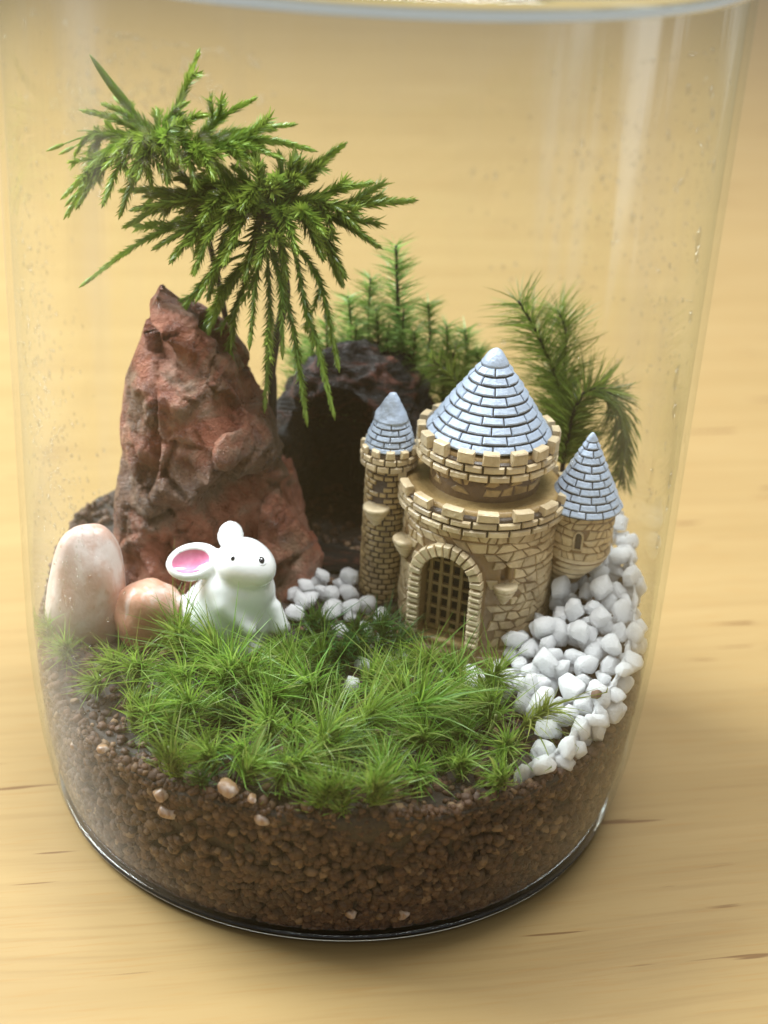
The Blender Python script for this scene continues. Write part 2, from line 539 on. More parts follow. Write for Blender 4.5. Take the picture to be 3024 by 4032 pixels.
def build_jar():
    j = thing('glass_jar', 'clear cylindrical glass jar holding soil, moss and a toy castle', 'jar', (0, 0, 0))
    zs = [.21, .3, .5, .7, 1.0, 1.3, 1.7, 2.1, 2.5, 3.0, 3.5, 4.0, 4.5, 7, 10, 12.90]
    W = Acc()
    W.add(*lathe([(rout(z), z) for z in zs], 160))
    V, F = lathe([(rin(z), z) for z in zs], 160)
    W.add(V, [f[::-1] for f in F])
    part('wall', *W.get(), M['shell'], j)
    # rounded lip
    c, r = (4.95, 13.0), .125
    V, F = lathe([(c[0] + r * .95 * math.cos(a), c[1] + r * math.sin(a)) for a in np.linspace(0, 2 * math.pi, 17)[:-1]], 160, close=True)
    part('rim', V, F, M['glass'], j)
    bp = [(0.01, .012), (4.40, .012), (4.47, .018), (4.53, .045), (4.575, .09), (4.60, .14), (4.61, .195), (4.55, .202), (0.01, .202)]
    V, F = lathe(bp, 160)
    part('base', V, F, M['glass'], j)
    # condensation on the inside of the wall
    A = Acc()
    iv, jf = ico(1)
    def drop(ang, z, s, st=1.0):
        R = rin(z) - .002
        c = np.array([R * math.sin(ang), -R * math.cos(ang), z])
        n = np.array([-math.sin(ang), math.cos(ang), 0]); t = np.array([math.cos(ang), math.sin(ang), 0])
        V = c + iv[:, :1] * t * s + iv[:, 1:2] * n * s * .5 + iv[:, 2:] * np.array([0, 0, 1]) * s * st
        A.add(V, jf)
    for (a0, z0, sa, sz, n) in ((-.62, 11.6, .12, .5, 420), (-1.02, 8.3, .10, 1.6, 420), (.62, 11.0, .16, .8, 260), (.95, 9.8, .10, 1.6, 220), (-.45, 12.0, .1, .3, 120), (-.9, 6.2, .1, 1.0, 200)):
        for k in range(n):
            drop(rng.normal(a0, sa), min(12.4, rng.normal(z0, sz)), rng.uniform(.010, .026), rng.uniform(.9, 1.8))
    for (a, z, s, st) in ((.99, 11.9, .05, 1.6), (1.02, 11.6, .045, 2), (.86, 12.0, .05, 1.5), (1.10, 10.9, .045, 2.2), (1.06, 10.0, .06, 3.0), (1.07, 9.75, .05, 2), (1.10, 8.9, .05, 2), (1.05, 8.1, .05, 4), (1.08, 7.6, .05, 2.5), (1.16, 6.4, .05, 3), (1.18, 6.0, .045, 3.2), (1.12, 5.5, .05, 2.5), (-.25, 12.3, .05, .8), (.8, 11.5, .04, 2), (.7, 10.6, .04, 2)):
        drop(a, z, s, st)
    V, F = A.get()
    part('condensation', V, F, M['water'], j, kind='stuff')
build_jar()

# ------------------------------------------------------------------ soil
def sst(a, b, x):
    t = min(1, max(0, (x - a) / (b - a)))
    return t * t * (3 - 2 * t)

def zsoil(x, y):
    z = 2.42 + .95 * sst(-2.6, 3.0, y) + .25 * sst(1.5, 3.2, -x) * sst(-.5, 1.5, y)
    return z + .10 * noise.noise(Vector((x * .9, y * .9, 1.3))) + .06 * noise.noise(Vector((x * 2.7, y * 2.7, 4.1))) + .04 * noise.noise(Vector((x * 7, y * 7, 2.1)))

def zstone(x, y):
    base = zsoil(x, y)
    s = sst(2.2, 3.5, x)
    pile = 2.42 + .27 * (y + 3.6) + .12 * sst(3.3, 4.5, x)
    return base + s * max(-.05, pile - base)

def build_soil():
    V = []; F = []
    na, nr = 260, 60
    wz = [.21, .5, .7, .9, 1.1, 1.3, 1.5, 1.7, 1.9, 2.1, 2.25]
    def mudr(a, z):
        p = Vector((4.7 * math.sin(a), -4.7 * math.cos(a), z))
        return -.035 + .10 * noise.noise(p * 1.3) + .05 * noise.noise(p * 3.5)
    rows = []
    for i in range(na):
        a = 2 * math.pi * i / na
        x, y = math.sin(a), -math.cos(a)
        col = []
        for z in wz:
            R = min(rin(z) - .02, rin(z) - .11 + mudr(a, z) * 1.2 + .09 * sst(1.5, 2.3, z))
            col.append((R * x, R * y, z))
        zt = max(zsoil(4.65 * x, 4.65 * y), zstone(4.65 * x, 4.65 * y) - .35 if x > .45 else 0)
        for k in range(1, nr + 1):
            R = (rin(2.4) - .03) * (1 - (k - 1) / nr)
            px, py = R * x, R * y
            col.append((px, py, zsoil(px, py)))
        rows.append(col)
    k = len(rows[0])
    for c in rows: V += c
    for i in range(na):
        j = (i + 1) % na
        for q in range(k - 1):
            F.append([i * k + q, j * k + q, j * k + q + 1, i * k + q + 1])
    V.append((0, 0, .21)); b = len(V) - 1
    V.append((0, 0, zsoil(0, 0)))
    for i in range(na):
        j = (i + 1) % na
        F.append([j * k, i * k, b])
        F.append([i * k + k - 1, j * k + k - 1, b + 1])
    o = bpy.data.objects.new('soil', mesh('soil', V, F, M['mud']))
    COL.objects.link(o)
    tag(o, 'dark brown damp soil filling the bottom of the jar', 'soil', kind='structure')
    # clay granules against the glass and on the surface
    A = Acc()
    iv, jf = ico(1)
    def grain(c, s, lo=.62):
        rot = np.array(Matrix.Rotation(rnd.uniform(0, 6.28), 3, Vector((rnd.gauss(0, 1), rnd.gauss(0, 1), rnd.gauss(0, 1))).normalized()))
        sc = np.array([rnd.uniform(.75, 1.25), rnd.uniform(.7, 1.1), rnd.uniform(.6, 1.0)]) * s
        W = iv * (1 + rng.uniform(-.16, .16, (len(iv), 1))) * sc @ rot.T + c
        rr = np.hypot(W[:, 0], W[:, 1])
        lim = np.array([rin(z) - .006 for z in W[:, 2]])
        f = np.where(rr > lim, lim / rr, 1)
        W[:, 0] *= f; W[:, 1] *= f
        W[:, 2] = np.maximum(W[:, 2], .208)
        A.add(W, jf)
    for k in range(4600):
        a = rnd.uniform(-1.75, 1.75) if k < 4100 else rnd.uniform(-math.pi, math.pi)
        z = .25 + 2.1 * rnd.random() ** 1.35
        s = rnd.uniform(.07, .125)
        R = rin(z) - s * rnd.uniform(.80, 1.25)
        grain(np.array([R * math.sin(a), -R * math.cos(a), z]), s)
    for k in range(4200):
        a = rnd.uniform(-math.pi, math.pi); R = 4.78 * rnd.random() ** .38
        x, y = R * math.sin(a), -R * math.cos(a)
        s = rnd.uniform(.025, .095)
        grain(np.array([x, y, zsoil(x, y) + s * .2]), s)
    for k in range(1500):
        a = rnd.uniform(-2.0, 2.0)
        s = rnd.uniform(.03, .10)
        R = rin(2.4) - s * rnd.uniform(.9, 2.2)
        x, y = R * math.sin(a), -R * math.cos(a)
        grain(np.array([x, y, zsoil(x, y) + rnd.gauss(-.02, .07)]), s)
    V, F = A.get()
    o = bpy.data.objects.new('soil_granules', mesh('soil_granules', V, F, M['grain'], True))
    COL.objects.link(o)
    tag(o, 'reddish brown clay granules packed against the glass', 'soil', kind='stuff')
build_soil()

# ------------------------------------------------------------------ red rock
def build_rock():
    Yc = 1.25
    outline = [(338, 622), (312, 660), (312, 720), (280, 800), (270, 880), (268, 980), (258, 1060), (256, 1150), (264, 1240), (330, 1320), (480, 1340), (640, 1300), (692, 1240), (700, 1170), (668, 1090), (628, 1010), (600, 985), (618, 955), (604, 905), (565, 840), (525, 770), (480, 715), (430, 680), (380, 650)]
    P2 = np.array([at(x, y, Yc)[[0, 2]] for x, y in outline])
    def poly_sd(x, z):
        p = np.stack([x, z], -1)
        d = np.full(x.shape, 1e9); s = np.zeros(x.shape, int)
        for i in range(len(P2)):
            a, b = P2[i], P2[(i + 1) % len(P2)]
            e = b - a; wv = p - a
            t = np.clip((wv @ e) / (e @ e), 0, 1)
            d = np.minimum(d, np.linalg.norm(wv - t[..., None] * e, axis=-1))
            c = ((a[1] > p[..., 1]) != (b[1] > p[..., 1]))
            xi = (b[0] - a[0]) * (p[..., 1] - a[1]) / (b[1] - a[1] + 1e-12) + a[0]
            s += (c & (p[..., 0] < xi))
        return np.where(s % 2 == 1, -d, d)
    ctl = [(340, 640, .35), (330, 720, .55), (360, 700, .85), (420, 720, .75), (300, 850, .75), (350, 850, 1.05), (420, 830, 1.25), (480, 790, 1.1), (530, 830, .9), (500, 900, 1.65), (470, 960, 1.75), (430, 1010, 1.6), (400, 930, 1.15), (330, 950, 1.05), (300, 1010, 1.15), (380, 1060, 1.1), (340, 1080, 1.25), (300, 1150, 1.15), (360, 1160, 1.55), (430, 1150, 1.5), (410, 1230, 1.7), (470, 1090, 1.2), (520, 1030, .8), (560, 1000, .65), (590, 950, .85), (560, 900, 1.05), (540, 1100, .8), (560, 1170, .9), (620, 1110, .75), (650, 1180, 1.0), (600, 1230, 1.15), (500, 1230, 1.3)]
    C2 = np.array([at(x, y, Yc)[[0, 2]] for x, y, _ in ctl]); H = np.array([c[2] for c in ctl])
    def front(x, z):
        W = 0; S = 0
        for (c, h) in zip(C2, H):
            wt = 1 / (((x - c[0]) ** 2 + (z - c[1]) ** 2) + .012) ** 1.6
            W = W + wt; S = S + wt * h
        return S / W
    def f(X, Y, Z):
        x2, z2 = X[:, 0, :], Z[:, 0, :]
        d2 = poly_sd(x2, z2); fr = front(x2, z2)
        edge = np.clip(-d2 / .55, 0, 1); prof = np.sqrt(np.clip(1 - (1 - edge) ** 2, 0, 1))
        tf = fr * (.30 + .70 * prof); tb = .95 * (.3 + .7 * prof)
        y = Y - Yc
        d2 = d2[:, None, :]; tf = tf[:, None, :]; tb = tb[:, None, :]
        return np.maximum(np.maximum(d2, -(y + tf) * .75), (y - tb) * .75)
    V, F = surfnet(f, (-4.1, -.8, 1.9), (-.1, 2.6, 8.1), .05)
    def dsp(v):
        a = noise.ridged_multi_fractal(v * .8 + Vector((3, 1, 2)), 1.0, 2.0, 4, 1.0, 2.0)
        b = noise.noise(v * 2.6) * .045 + noise.noise(v * 6.0) * .022
        w_ = v + Vector((noise.noise(v * .9), noise.noise(v * .9 + Vector((5, 0, 0))), noise.noise(v * .9 + Vector((0, 5, 0))))) * .35
        q = Vector((w_.x * 1.1 + w_.z * .35, w_.y, w_.z * .75 - w_.x * .3))
        def facet(fr, tilt, seed):
            dd_, pp = noise.voronoi(q * fr + Vector((seed, 0, 0)))
            cv = noise.cell_vector(pp[0] * 7.1 + Vector((seed, 3, 1))) * 2 - Vector((1, 1, 1))
            loc = (q * fr + Vector((seed, 0, 0)) - pp[0])
            return (loc.dot(cv) * tilt + (cv.x * .25) * tilt) / fr, dd_[1] - dd_[0]
        f1, c1 = facet(.80, .34, 2.0)
        f2, c2 = facet(1.9, .14, 7.0)
        f3, c3 = facet(5.0, .16, 11.0)
        return (.35 if v.z > 7.3 else 1) * max(-.22, min(.03, (a - 1.1) * .03 + b * .6 + f1 + f2 + f3 - .06)) - .05 * max(0, 1 - c1 * 10)
    V = displace(V, F, dsp)
    # three dark cracks
    for line in ([(300, 1050), (345, 1060), (385, 1040), (400, 1085), (430, 1120), (480, 1130)], [(385, 1090), (375, 1150)], [(395, 900), (375, 960), (420, 1000)]):
        pts = [at(x, y, Yc)[[0, 2]] for x, y in line]
        for a, b in zip(pts[:-1], pts[1:]):
            e = b - a; wv = V[:, [0, 2]] - a
            t = np.clip((wv @ e) / (e @ e), 0, 1)
            d = np.linalg.norm(wv - t[:, None] * e, axis=1)
            msk = (V[:, 1] < Yc - .2)
            V[:, 1] += np.where(msk, .13 * np.exp(-(d / .05) ** 2), 0)
    single('red_rock', V, F, M['rock'], 'tall pointed reddish brown rock standing behind the white rabbit', 'rock')
build_rock()

# ------------------------------------------------------------------ dark hollow log
def build_bark():
    def f(X, Y, Z):
        a = ell(X, Y, Z, (.08, 2.75, 4.3), (1.50, 1.15, 2.15))
        hole = ell(X, Y, Z, (-.25, 1.70, 3.95), (1.12, 1.45, 1.95))
        b = np.maximum(a, -hole)
        return np.maximum(b, 2.6 - Z)
    V, F = surfnet(f, (-1.8, 1.2, 2.4), (1.9, 4.2, 6.8), .06)
    def dsp(v):
        s = Vector((v.x * .8 + v.z * .5, v.y * 2.0, v.z * 1.2 - v.x * 1.2))
        return noise.noise(s * 1.5) * .22 + noise.noise(s * 4.2) * .11 + noise.noise(v * 9) * .04
    V = displace(V, F, dsp)
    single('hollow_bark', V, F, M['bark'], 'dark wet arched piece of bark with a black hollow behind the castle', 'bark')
build_bark()

# ------------------------------------------------------------------ pebbles
def pebble_mesh(r, seed, sub=3, amp=.10, freq=.9):
    iv, jf = ico(sub)
    W = np.sign(iv) * np.abs(iv) ** .76 * np.array(r)
    d = np.array([noise.noise(Vector(v) * freq + Vector((seed * 3.1, seed * 1.7, 0))) for v in iv])
    return W * (1 + amp * d)[:, None], jf

def rotm(rx, ry, rz):
    from mathutils import Euler
    return np.array(Euler((rx, ry, rz)).to_matrix())

V, F = pebble_mesh((.57, .42, .98), 2, 4, .22, 1.1)
V[:, 0] *= 1 - .16 * V[:, 2]
single('pebble', V @ rotm(-.12, .06, .15).T + np.array([-4.02, -.62, 3.38]), F, M['peb1'], 'large pale pink and white pebble standing upright against the glass', 'pebble')
V, F = pebble_mesh((.52, .42, .56), 5, 4, .22, 1.1)
single('pebble', V @ rotm(.1, -.25, .2).T + np.array([-3.02, -.72, 3.06]), F, M['peb2'], 'smaller orange pink rounded pebble beside the white rabbit', 'pebble')

# ------------------------------------------------------------------ rabbit
def rp(X, Y, dep):
    return at((600 + .3315 * X) / 1.8228, (2000 + .3315 * Y) / 1.8228, dep)

def build_rabbit():
    body = rp(930, 1250, -.75); head = rp(1080, 650, -1.0); muz = rp(1255, 725, -1.15)
    e0, e1 = rp(780, 590, -.95), rp(200, 690, -.98)
    ea = nrm(e1 - e0); en = nrm(CAM - e0 + np.array([-3, 0, 6])); eb = nrm(np.cross(ea, en)); en = np.cross(eb, ea)
    ec = (e0 + e1) / 2
    g0, g1 = rp(945, 480, -.62), rp(915, 190, -.55)
    ga = nrm(g1 - g0); gn = nrm(np.array([.35, -.85, .3])); gb = nrm(np.cross(ga, gn)); gn = np.cross(gb, ga)
    gc = (g0 + g1) / 2
    def f(X, Y, Z):
        d = ell(X, Y, Z, body, (.775, .62, .65))
        d = smin(d, ell(X, Y, Z, rp(1010, 960, -.92), (.585, .48, .50)), .20)
        d = smin(d, ell(X, Y, Z, rp(610, 1380, -1.02), (.33, .33, .46)), .05)
        d = smin(d, caps(X, Y, Z, rp(870, 1150, -1.26), rp(1150, 1440, -1.38), .16, .12), .10)
        d = smin(d, caps(X, Y, Z, rp(1440, 1180, -1.0), rp(1510, 1400, -1.05), .13, .15), .06)
        d = smin(d, ell(X, Y, Z, rp(1060, 1640, -1.20), (.30, .24, .17)), .10)
        d = smin(d, ell(X, Y, Z, rp(700, 1640, -1.15), (.36, .28, .2)), .10)
        hd = smin(ell(X, Y, Z, head, (.43, .42, .385)), ell(X, Y, Z, muz, (.265, .28, .255)), .18)
        d = smin(d, hd, .07)
        ear = ell(X, Y, Z, ec, (.435, .30, .13), (ea, eb, en))
        hol = ell(X, Y, Z, ec + en * .135 + ea * .03, (.335, .205, .135), (ea, eb, en))
        ear = np.maximum(ear, -hol)
        d = smin(d, ear, .05)
        ear2 = ell(X, Y, Z, gc, (.25, .215, .08), (ga, gb, gn))
        d = smin(d, ear2, .035)
        return np.minimum(d, ell(X, Y, Z, rp(385, 1160, -.55), (.16, .16, .19)))
    V, F = surfnet(f, (-3.0, -2.1, 2.4), (-.6, .3, 5.2), .03)
    # relax the grid steps
    Fa = np.array(F)
    for it in range(3):
        S = np.zeros_like(V); c = np.zeros(len(V))
        for k in range(4):
            np.add.at(S, Fa[:, k], V[Fa[:, (k + 1) % 4]]); np.add.at(c, Fa[:, k], 1)
            np.add.at(S, Fa[:, k], V[Fa[:, (k + 3) % 4]]); np.add.at(c, Fa[:, k], 1)
        V = V * .5 + .5 * S / c[:, None]
    r = thing('toy_rabbit', 'glossy white porcelain toy rabbit with pink ear sitting in the moss', 'rabbit', (body[0], body[1], 2.6))
    b = part('body', V, F, M['porc'], r)
    def hit(X, Y):
        p = rp(X, Y, -3.0); d = nrm(p - CAM)
        for k in range(600):
            v = float(f(np.array([p[0]]), np.array([p[1]]), np.array([p[2]]))[0])
            if v < .002: break
            p = p + d * max(.004, v * .6)
        return p
    iv, jf = ico(3)
    for (X, Y, s, cen) in ((955, 600, .034, head), (1298, 618, .05, muz)):
        p = hit(X, Y); n = nrm(p - cen)
        t = nrm(np.cross(n, [0, 0, 1])); q = np.cross(t, n)
        W = p + iv[:, :1] * t * s * .9 + iv[:, 1:2] * q * s * 1.1 + iv[:, 2:] * n * s * .45
        part('eye', W, jf, M['black'], r)
        V2 = []; F2 = []
        R0, tb = (.088, .016) if s < .04 else (.072, .010)
        for i in range(28):
            a = i * 2 * math.pi / 28
            c = p + R0 * (t * math.cos(a) + q * math.sin(a) * 1.05) - n * (.012 + .5 * R0 * R0 / .4)
            o = t * math.cos(a) + q * math.sin(a)
            for k in range(8):
                b2 = k * 2 * math.pi / 8
                V2.append(c + tb * (o * math.cos(b2) + n * math.sin(b2)))
        for i in range(28):
            for k in range(8):
                F2.append([i * 8 + k, ((i + 1) % 28) * 8 + k, ((i + 1) % 28) * 8 + (k + 1) % 8, i * 8 + (k + 1) % 8])
        part('eye_ring', V2, F2, M['porc'], r)
    # pink bowl of the ear: a thin dish that lines the hollow
    V2 = []; F2 = []
    n1, n2 = 28, 9
    for i in range(n2 + 1):
        rr = i / n2
        for k in range(n1):
            a = 2 * math.pi * k / n1
            x, y = .97 * rr * math.cos(a), .97 * rr * math.sin(a)
            zz = -math.sqrt(max(0, 1 - x * x - y * y)) * .135 + .135 + .010
            # stay inside the ear's mouth
            V2.append(ec + en * zz + ea * (.03 + .335 * x) + eb * .205 * y)
    V2 = np.array(V2)
    rel = V2 - ec
    q = np.stack([rel @ ea / .435, rel @ eb / .30, rel @ en / .13], -1)
    keep = np.linalg.norm(q, axis=1) < .985
    for i in range(n2):
        for k in range(n1):
            g = [i * n1 + k, i * n1 + (k + 1) % n1, (i + 1) * n1 + (k + 1) % n1, (i + 1) * n1 + k]
            if all(keep[v] for v in g): F2.append(g)
    part('inner_ear', V2, F2, M['ear'], r)
build_rabbit()

# ------------------------------------------------------------------ castle
def ss(a, b, x):
    t = np.clip((x - a) / (b - a), 0, 1)
    return t * t * (3 - 2 * t)

def piece(poly, mp, d0, d1, bev, scale=(1, 1), dgrad=None):
    """a block over polygon poly in surface coordinates (u,v); mp(u,v,d) puts it in place"""
    P = np.array(poly, float)
    Q = []
    for i in range(len(P)):
        a, b = P[i], P[(i + 1) % len(P)]
        Q.append(a); 
        if abs(b[0] - a[0]) * scale[0] > .12: Q.append((a + b) / 2)
    Q = np.array(Q)
    c = Q.mean(0)
    hu = max(1e-3, np.ptp(Q[:, 0]) / 2); hv = max(1e-3, np.ptp(Q[:, 1]) / 2)
    k = np.array([1 - min(.5, bev / scale[0] / hu), 1 - min(.5, bev / scale[1] / hv)])
    T = c + (Q - c) * k
    v0, v1 = Q[:, 1].min(), Q[:, 1].max()
    def dd(v, d):
        return d if dgrad is None else d * (1 + dgrad * (v - v0) / (v1 - v0))
    V = [mp(u, v, d0) for u, v in Q] + [mp(u, v, dd(v, d1 - bev)) for u, v in Q] + [mp(u, v, dd(v, d1)) for u, v in T]
    n = len(Q)
    F = [list(range(n))[::-1], [2 * n + i for i in range(n)]]
    for r in range(2):
        for i in range(n):
            j = (i + 1) % n
            F.append([r * n + i, r * n + j, (r + 1) * n + j, (r + 1) * n + i])
    return np.array(V), F

def ringmap(cx, cy, prof):
    def mp(u, v, d):
        r, z, nr_, nz = prof(v)
        return (cx + (r + d * nr_) * math.sin(u), cy - (r + d * nr_) * math.cos(u), z + d * nz)
    return mp

class Pieces:
    """pieces that the front shows become parts; those round the back are joined"""
    def __init__(s, name, mat, parent, rest):
        s.name, s.mat, s.parent, s.rest = name, mat, parent, rest
        s.A = Acc(); s.k = 0
    def add(s, V, F, cen):
        p = V.mean(0)
        n = nrm([p[0] - cen[0], p[1] - cen[1], 0]); v = nrm(CAM - p)
        if n @ nrm([v[0], v[1], 0]) > -.12:
            part(s.name, V, F, s.mat, s.parent, smooth=False)
            s.k += 1
        else:
            s.A.add(V, F)
    def done(s):
        if s.A.n:
            V, F = s.A.get()
            part(s.rest, V, F, s.mat, s.parent, smooth=False, kind='stuff')

def jit(x): return rnd.uniform(-x, x)

def courses(pc, cen, R, z0, z1, rows, cnt, d, gap, mat_bev=.018, u0=0, jz=.004, ju=.02, skip=None, prof=None, dgrad=None):
    """regular bond: rows of blocks round a ring"""
    h = (z1 - z0) / rows
    pr = prof or (lambda v: (R, v, 1, 0))
    mp = ringmap(cen[0], cen[1], pr)
    for r in range(rows):
        za, zb = z0 + r * h + gap / 2, z0 + (r + 1) * h - gap / 2
        Rr = pr((za + zb) / 2)[0]
        n = cnt(r, Rr) if callable(cnt) else cnt
        du = 2 * math.pi / n
        off = u0 + (du / 2 if r % 2 else 0) + jit(.05)
        cuts = [off + du * k + jit(ju) * du * 4 for k in range(n)]
        cuts.append(cuts[0] + 2 * math.pi)
        for k in range(n):
            a, b = cuts[k] + gap / 2 / Rr, cuts[k + 1] - gap / 2 / Rr
            if skip and skip((a + b) / 2, (za + zb) / 2): continue
            poly = [(a, za + jit(jz)), (b, za + jit(jz)), (b, zb + jit(jz)), (a, zb + jit(jz))]
            V, F = piece(poly, mp, -.02, d + jit(.006), mat_bev, (Rr, 1), dgrad)
            pc.add(V, F, cen)

def crazy(pc, cen, R, z0, z1, hh, ww, d, gap, a0, a1, skip):
    """irregular field stones: a jittered grid with every cell pulled in a little"""
    mp = ringmap(cen[0], cen[1], lambda v: (R, v, 1, 0))
    rows = max(1, round((z1 - z0) / hh)); h = (z1 - z0) / rows
    def zrow(r, u):
        if r in (0, rows): return z0 + h * r
        return z0 + h * r + h * .42 * noise.noise(Vector((u * R * 3.4, r * 5.3, R)))
    for r in range(rows):
        u = a0 - rnd.random() * ww / R
        sl = jit(.25) * h / R
        while u < a1:
            wd = ww / R * rnd.uniform(.6, 1.45)
            sn = jit(.45) * h / R
            g = gap / 2
            P = []
            for (uu, rr, sg, sv) in ((u - sl, r, 1, 1), (u + wd - sn, r, -1, 1), (u + wd + sn, r + 1, -1, -1), (u + sl, r + 1, 1, -1)):
                P.append((uu + sg * g / R, zrow(rr, uu) + sv * g))
            m_ = np.array(P).mean(0)
            u += wd; sl = sn
            if skip(m_[0], m_[1]): continue
            P = np.array(P)
            if rnd.random() < .4:   # knock a corner off
                i = rnd.randrange(4)
                a, b, cc = P[i - 1], P[i], P[(i + 1) % 4]
                P = np.array(sum(([P[j]] if j != i else [b + (a - b) * .35, b + (cc - b) * .35] for j in range(4)), []))
            V, F = piece(P.tolist(), mp, -.02, d + jit(.012), .014, (R, 1))
            pc.add(V, F, cen)

def build_castle():
    cx, cy = 2.10, .30
    cs = thing('toy_castle', 'tan resin toy castle with pale blue cone roofs and an arched gate', 'castle', (cx, cy, 2.62))
    ga = math.radians(-25.5)
    gx = np.array([math.cos(ga), math.sin(ga), 0]); gd = np.array([math.sin(ga), -math.cos(ga), 0])
    O = np.array([cx, cy, 0.0])
    zb, spring, hw, ow = 2.96, 3.98, .415, .60
    def local(X, Y):
        return (X - cx) * gx[0] + (Y - cy) * gx[1], (X - cx) * gd[0] + (Y - cy) * gd[1]
    # ---- main wall core with the gate recess and the porch
    def archd(s, Z, w_):
        up = np.hypot(s, np.maximum(Z - spring, 0)) - w_
        return up
    def f(X, Y, Z):
        r = np.hypot(X - cx, Y - cy)
        s, t = local(X, Y)
        body = np.maximum(r - 1.20 - .05 * ss(3.0, 2.7, Z), np.maximum(Z - 5.15, 2.68 - Z))
        porch = np.maximum(np.maximum(archd(s, Z, .58), t - 1.31), np.maximum(-t, 2.68 - Z))
        d = smin(body, porch, .03)
        hole = np.maximum(np.maximum(archd(s, Z, hw), .35 - t), zb - Z)
        pl = np.maximum(r - 1.42 - .05 * np.sin(5 * np.arctan2(X - cx, Y - cy)), np.maximum(Z - 2.80, 2.45 - Z))
        d = np.minimum(d, pl)
        for (a, zz0, zz1) in ((math.radians(17), 4.02, 4.42), (math.radians(-72), 4.32, 4.60)):
            q = np.array([cx + 1.2 * math.sin(a), cy - 1.2 * math.cos(a)])
            dn = np.array([math.sin(a), -math.cos(a)]); tn = np.array([math.cos(a), math.sin(a)])
            ss_ = (X - q[0]) * tn[0] + (Y - q[1]) * tn[1]; tt = (X - q[0]) * dn[0] + (Y - q[1]) * dn[1]
            slot = np.maximum(np.maximum(np.abs(ss_) - .055, np.abs(Z - (zz0 + zz1) / 2) - (zz1 - zz0) / 2), np.abs(tt) - .12)
            d = np.maximum(d, -slot)
        return np.maximum(d, -hole)
    V, F = surfnet(f, (.45, -1.35, 2.4), (3.8, 2.0, 5.3), .04)
    wall = part('main_wall', V, F, M['wash'], cs)
    # field stones
    def gate_zone(u, z):
        s = 1.22 * math.sin(u - ga)
        return math.cos(u - ga) > 0 and ((abs(s) < .66 and z < spring) or math.hypot(s, z - spring) < .66)
    def skip_main(u, z):
        if gate_zone(u, z): return True
        for (a, z0, z1) in ((math.radians(17), 3.98, 4.45), (math.radians(-72), 4.28, 4.62)):
            if abs(u - a) * 1.22 < .10 and z0 < z < z1: return True
            if abs(u - a) * 1.22 < .2 and z0 - .3 < z < z0 - .02: return True
        return False
    pc = Pieces('stone', M['stone'], wall, 'stonework')
    crazy(pc, (cx, cy), 1.205, 2.86, 4.84, .155, .205, .026, .024, math.radians(-140), math.radians(125), skip_main)
    pc.done()
    # ---- arch stones of the gate
    def gm(s, z, d):
        p = O + gx * s + gd * (1.31 + d)
        return (p[0], p[1], z)
    arch = part('gate_arch', *tube([O + gx * -.5 + gd * 1.25 + np.array([0, 0, 2.90]), O + gx * .5 + gd * 1.25 + np.array([0, 0, 2.90])], [.07, .07], 8), M['deck'], cs)
    for sd in (-1, 1):
        n = 10
        for k in range(n):
            z0 = zb + .02 + (spring - zb) * k / n; z1 = zb + .02 + (spring - zb) * (k + 1) / n - .026
            a, b = sorted((sd * .415, sd * (.60 + jit(.01))))
            V, F = piece([(a, z0), (b, z0 + jit(.01)), (b, z1 + jit(.01)), (a, z1)], gm, -.06, .055 + jit(.008), .02)
            part('arch_stone', V, F, M['brick'], arch, smooth=False)
    n = 13
    for k in range(n):
        a0 = math.pi * k / n + .022; a1 = math.pi * (k + 1) / n - .022
        po = [(r_ * math.cos(a), spring + .03 + r_ * math.sin(a)) for r_, a in ((.415, a1), (.415, a0), (.61 + jit(.012), a0), (.61 + jit(.012), a1))]
        V, F = piece(po[::-1], gm, -.06, .055 + jit(.008), .02)
        F = [f_[::-1] for f_ in F]
        part('arch_stone', V, F, M['brick'], arch, smooth=False)
    # ---- portcullis
    t0 = 1.04
    bm = lambda s, z, t: O + gx * s + gd * t + np.array([0, 0, z])
    pv, pf = tube([bm(-.41, zb + .03, t0), bm(.41, zb + .03, t0)], [.05, .05], 6)
    port = part('portcullis', pv, pf, M['deck'], cs)
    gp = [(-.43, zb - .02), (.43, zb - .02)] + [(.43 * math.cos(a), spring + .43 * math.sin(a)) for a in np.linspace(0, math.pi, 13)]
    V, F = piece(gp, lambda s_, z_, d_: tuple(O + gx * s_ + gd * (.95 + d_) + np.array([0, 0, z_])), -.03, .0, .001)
    part('gate_back', V, F, M['gateblack'], cs, smooth=False)  # near-black sheet closing the gate behind the bars
    def bar(a, b, w_, dpt):
        a, b = np.array(a), np.array(b)
        e = nrm(b - a); nn = gd; sdv = np.cross(e, nn)
        V = []
        for p in (a, b):
            for (i, j) in ((-1, -1), (1, -1), (1, 1), (-1, 1)):
                V.append(p + sdv * w_ * i + nn * dpt * j)
        F = [[3, 2, 1, 0], [4, 5, 6, 7], [0, 1, 5, 4], [1, 2, 6, 5], [2, 3, 7, 6], [3, 0, 4, 7]]
        part('bar', V, F, M['barwash'], port, smooth=False)
    for k in range(5):
        s = -.34 + k * .17
        top = spring + math.sqrt(max(0, .405 ** 2 - s * s))
        bar(bm(s, zb, t0 + .012), bm(s, top, t0 + .012), .027, .03)
    z = zb + .20
    while z < spring + .36:
        hwz = .405 if z < spring else math.sqrt(max(.0, .405 ** 2 - (z - spring) ** 2))
        bar(bm(-hwz, z, t0), bm(hwz, z, t0), .024, .026)
        z += .205
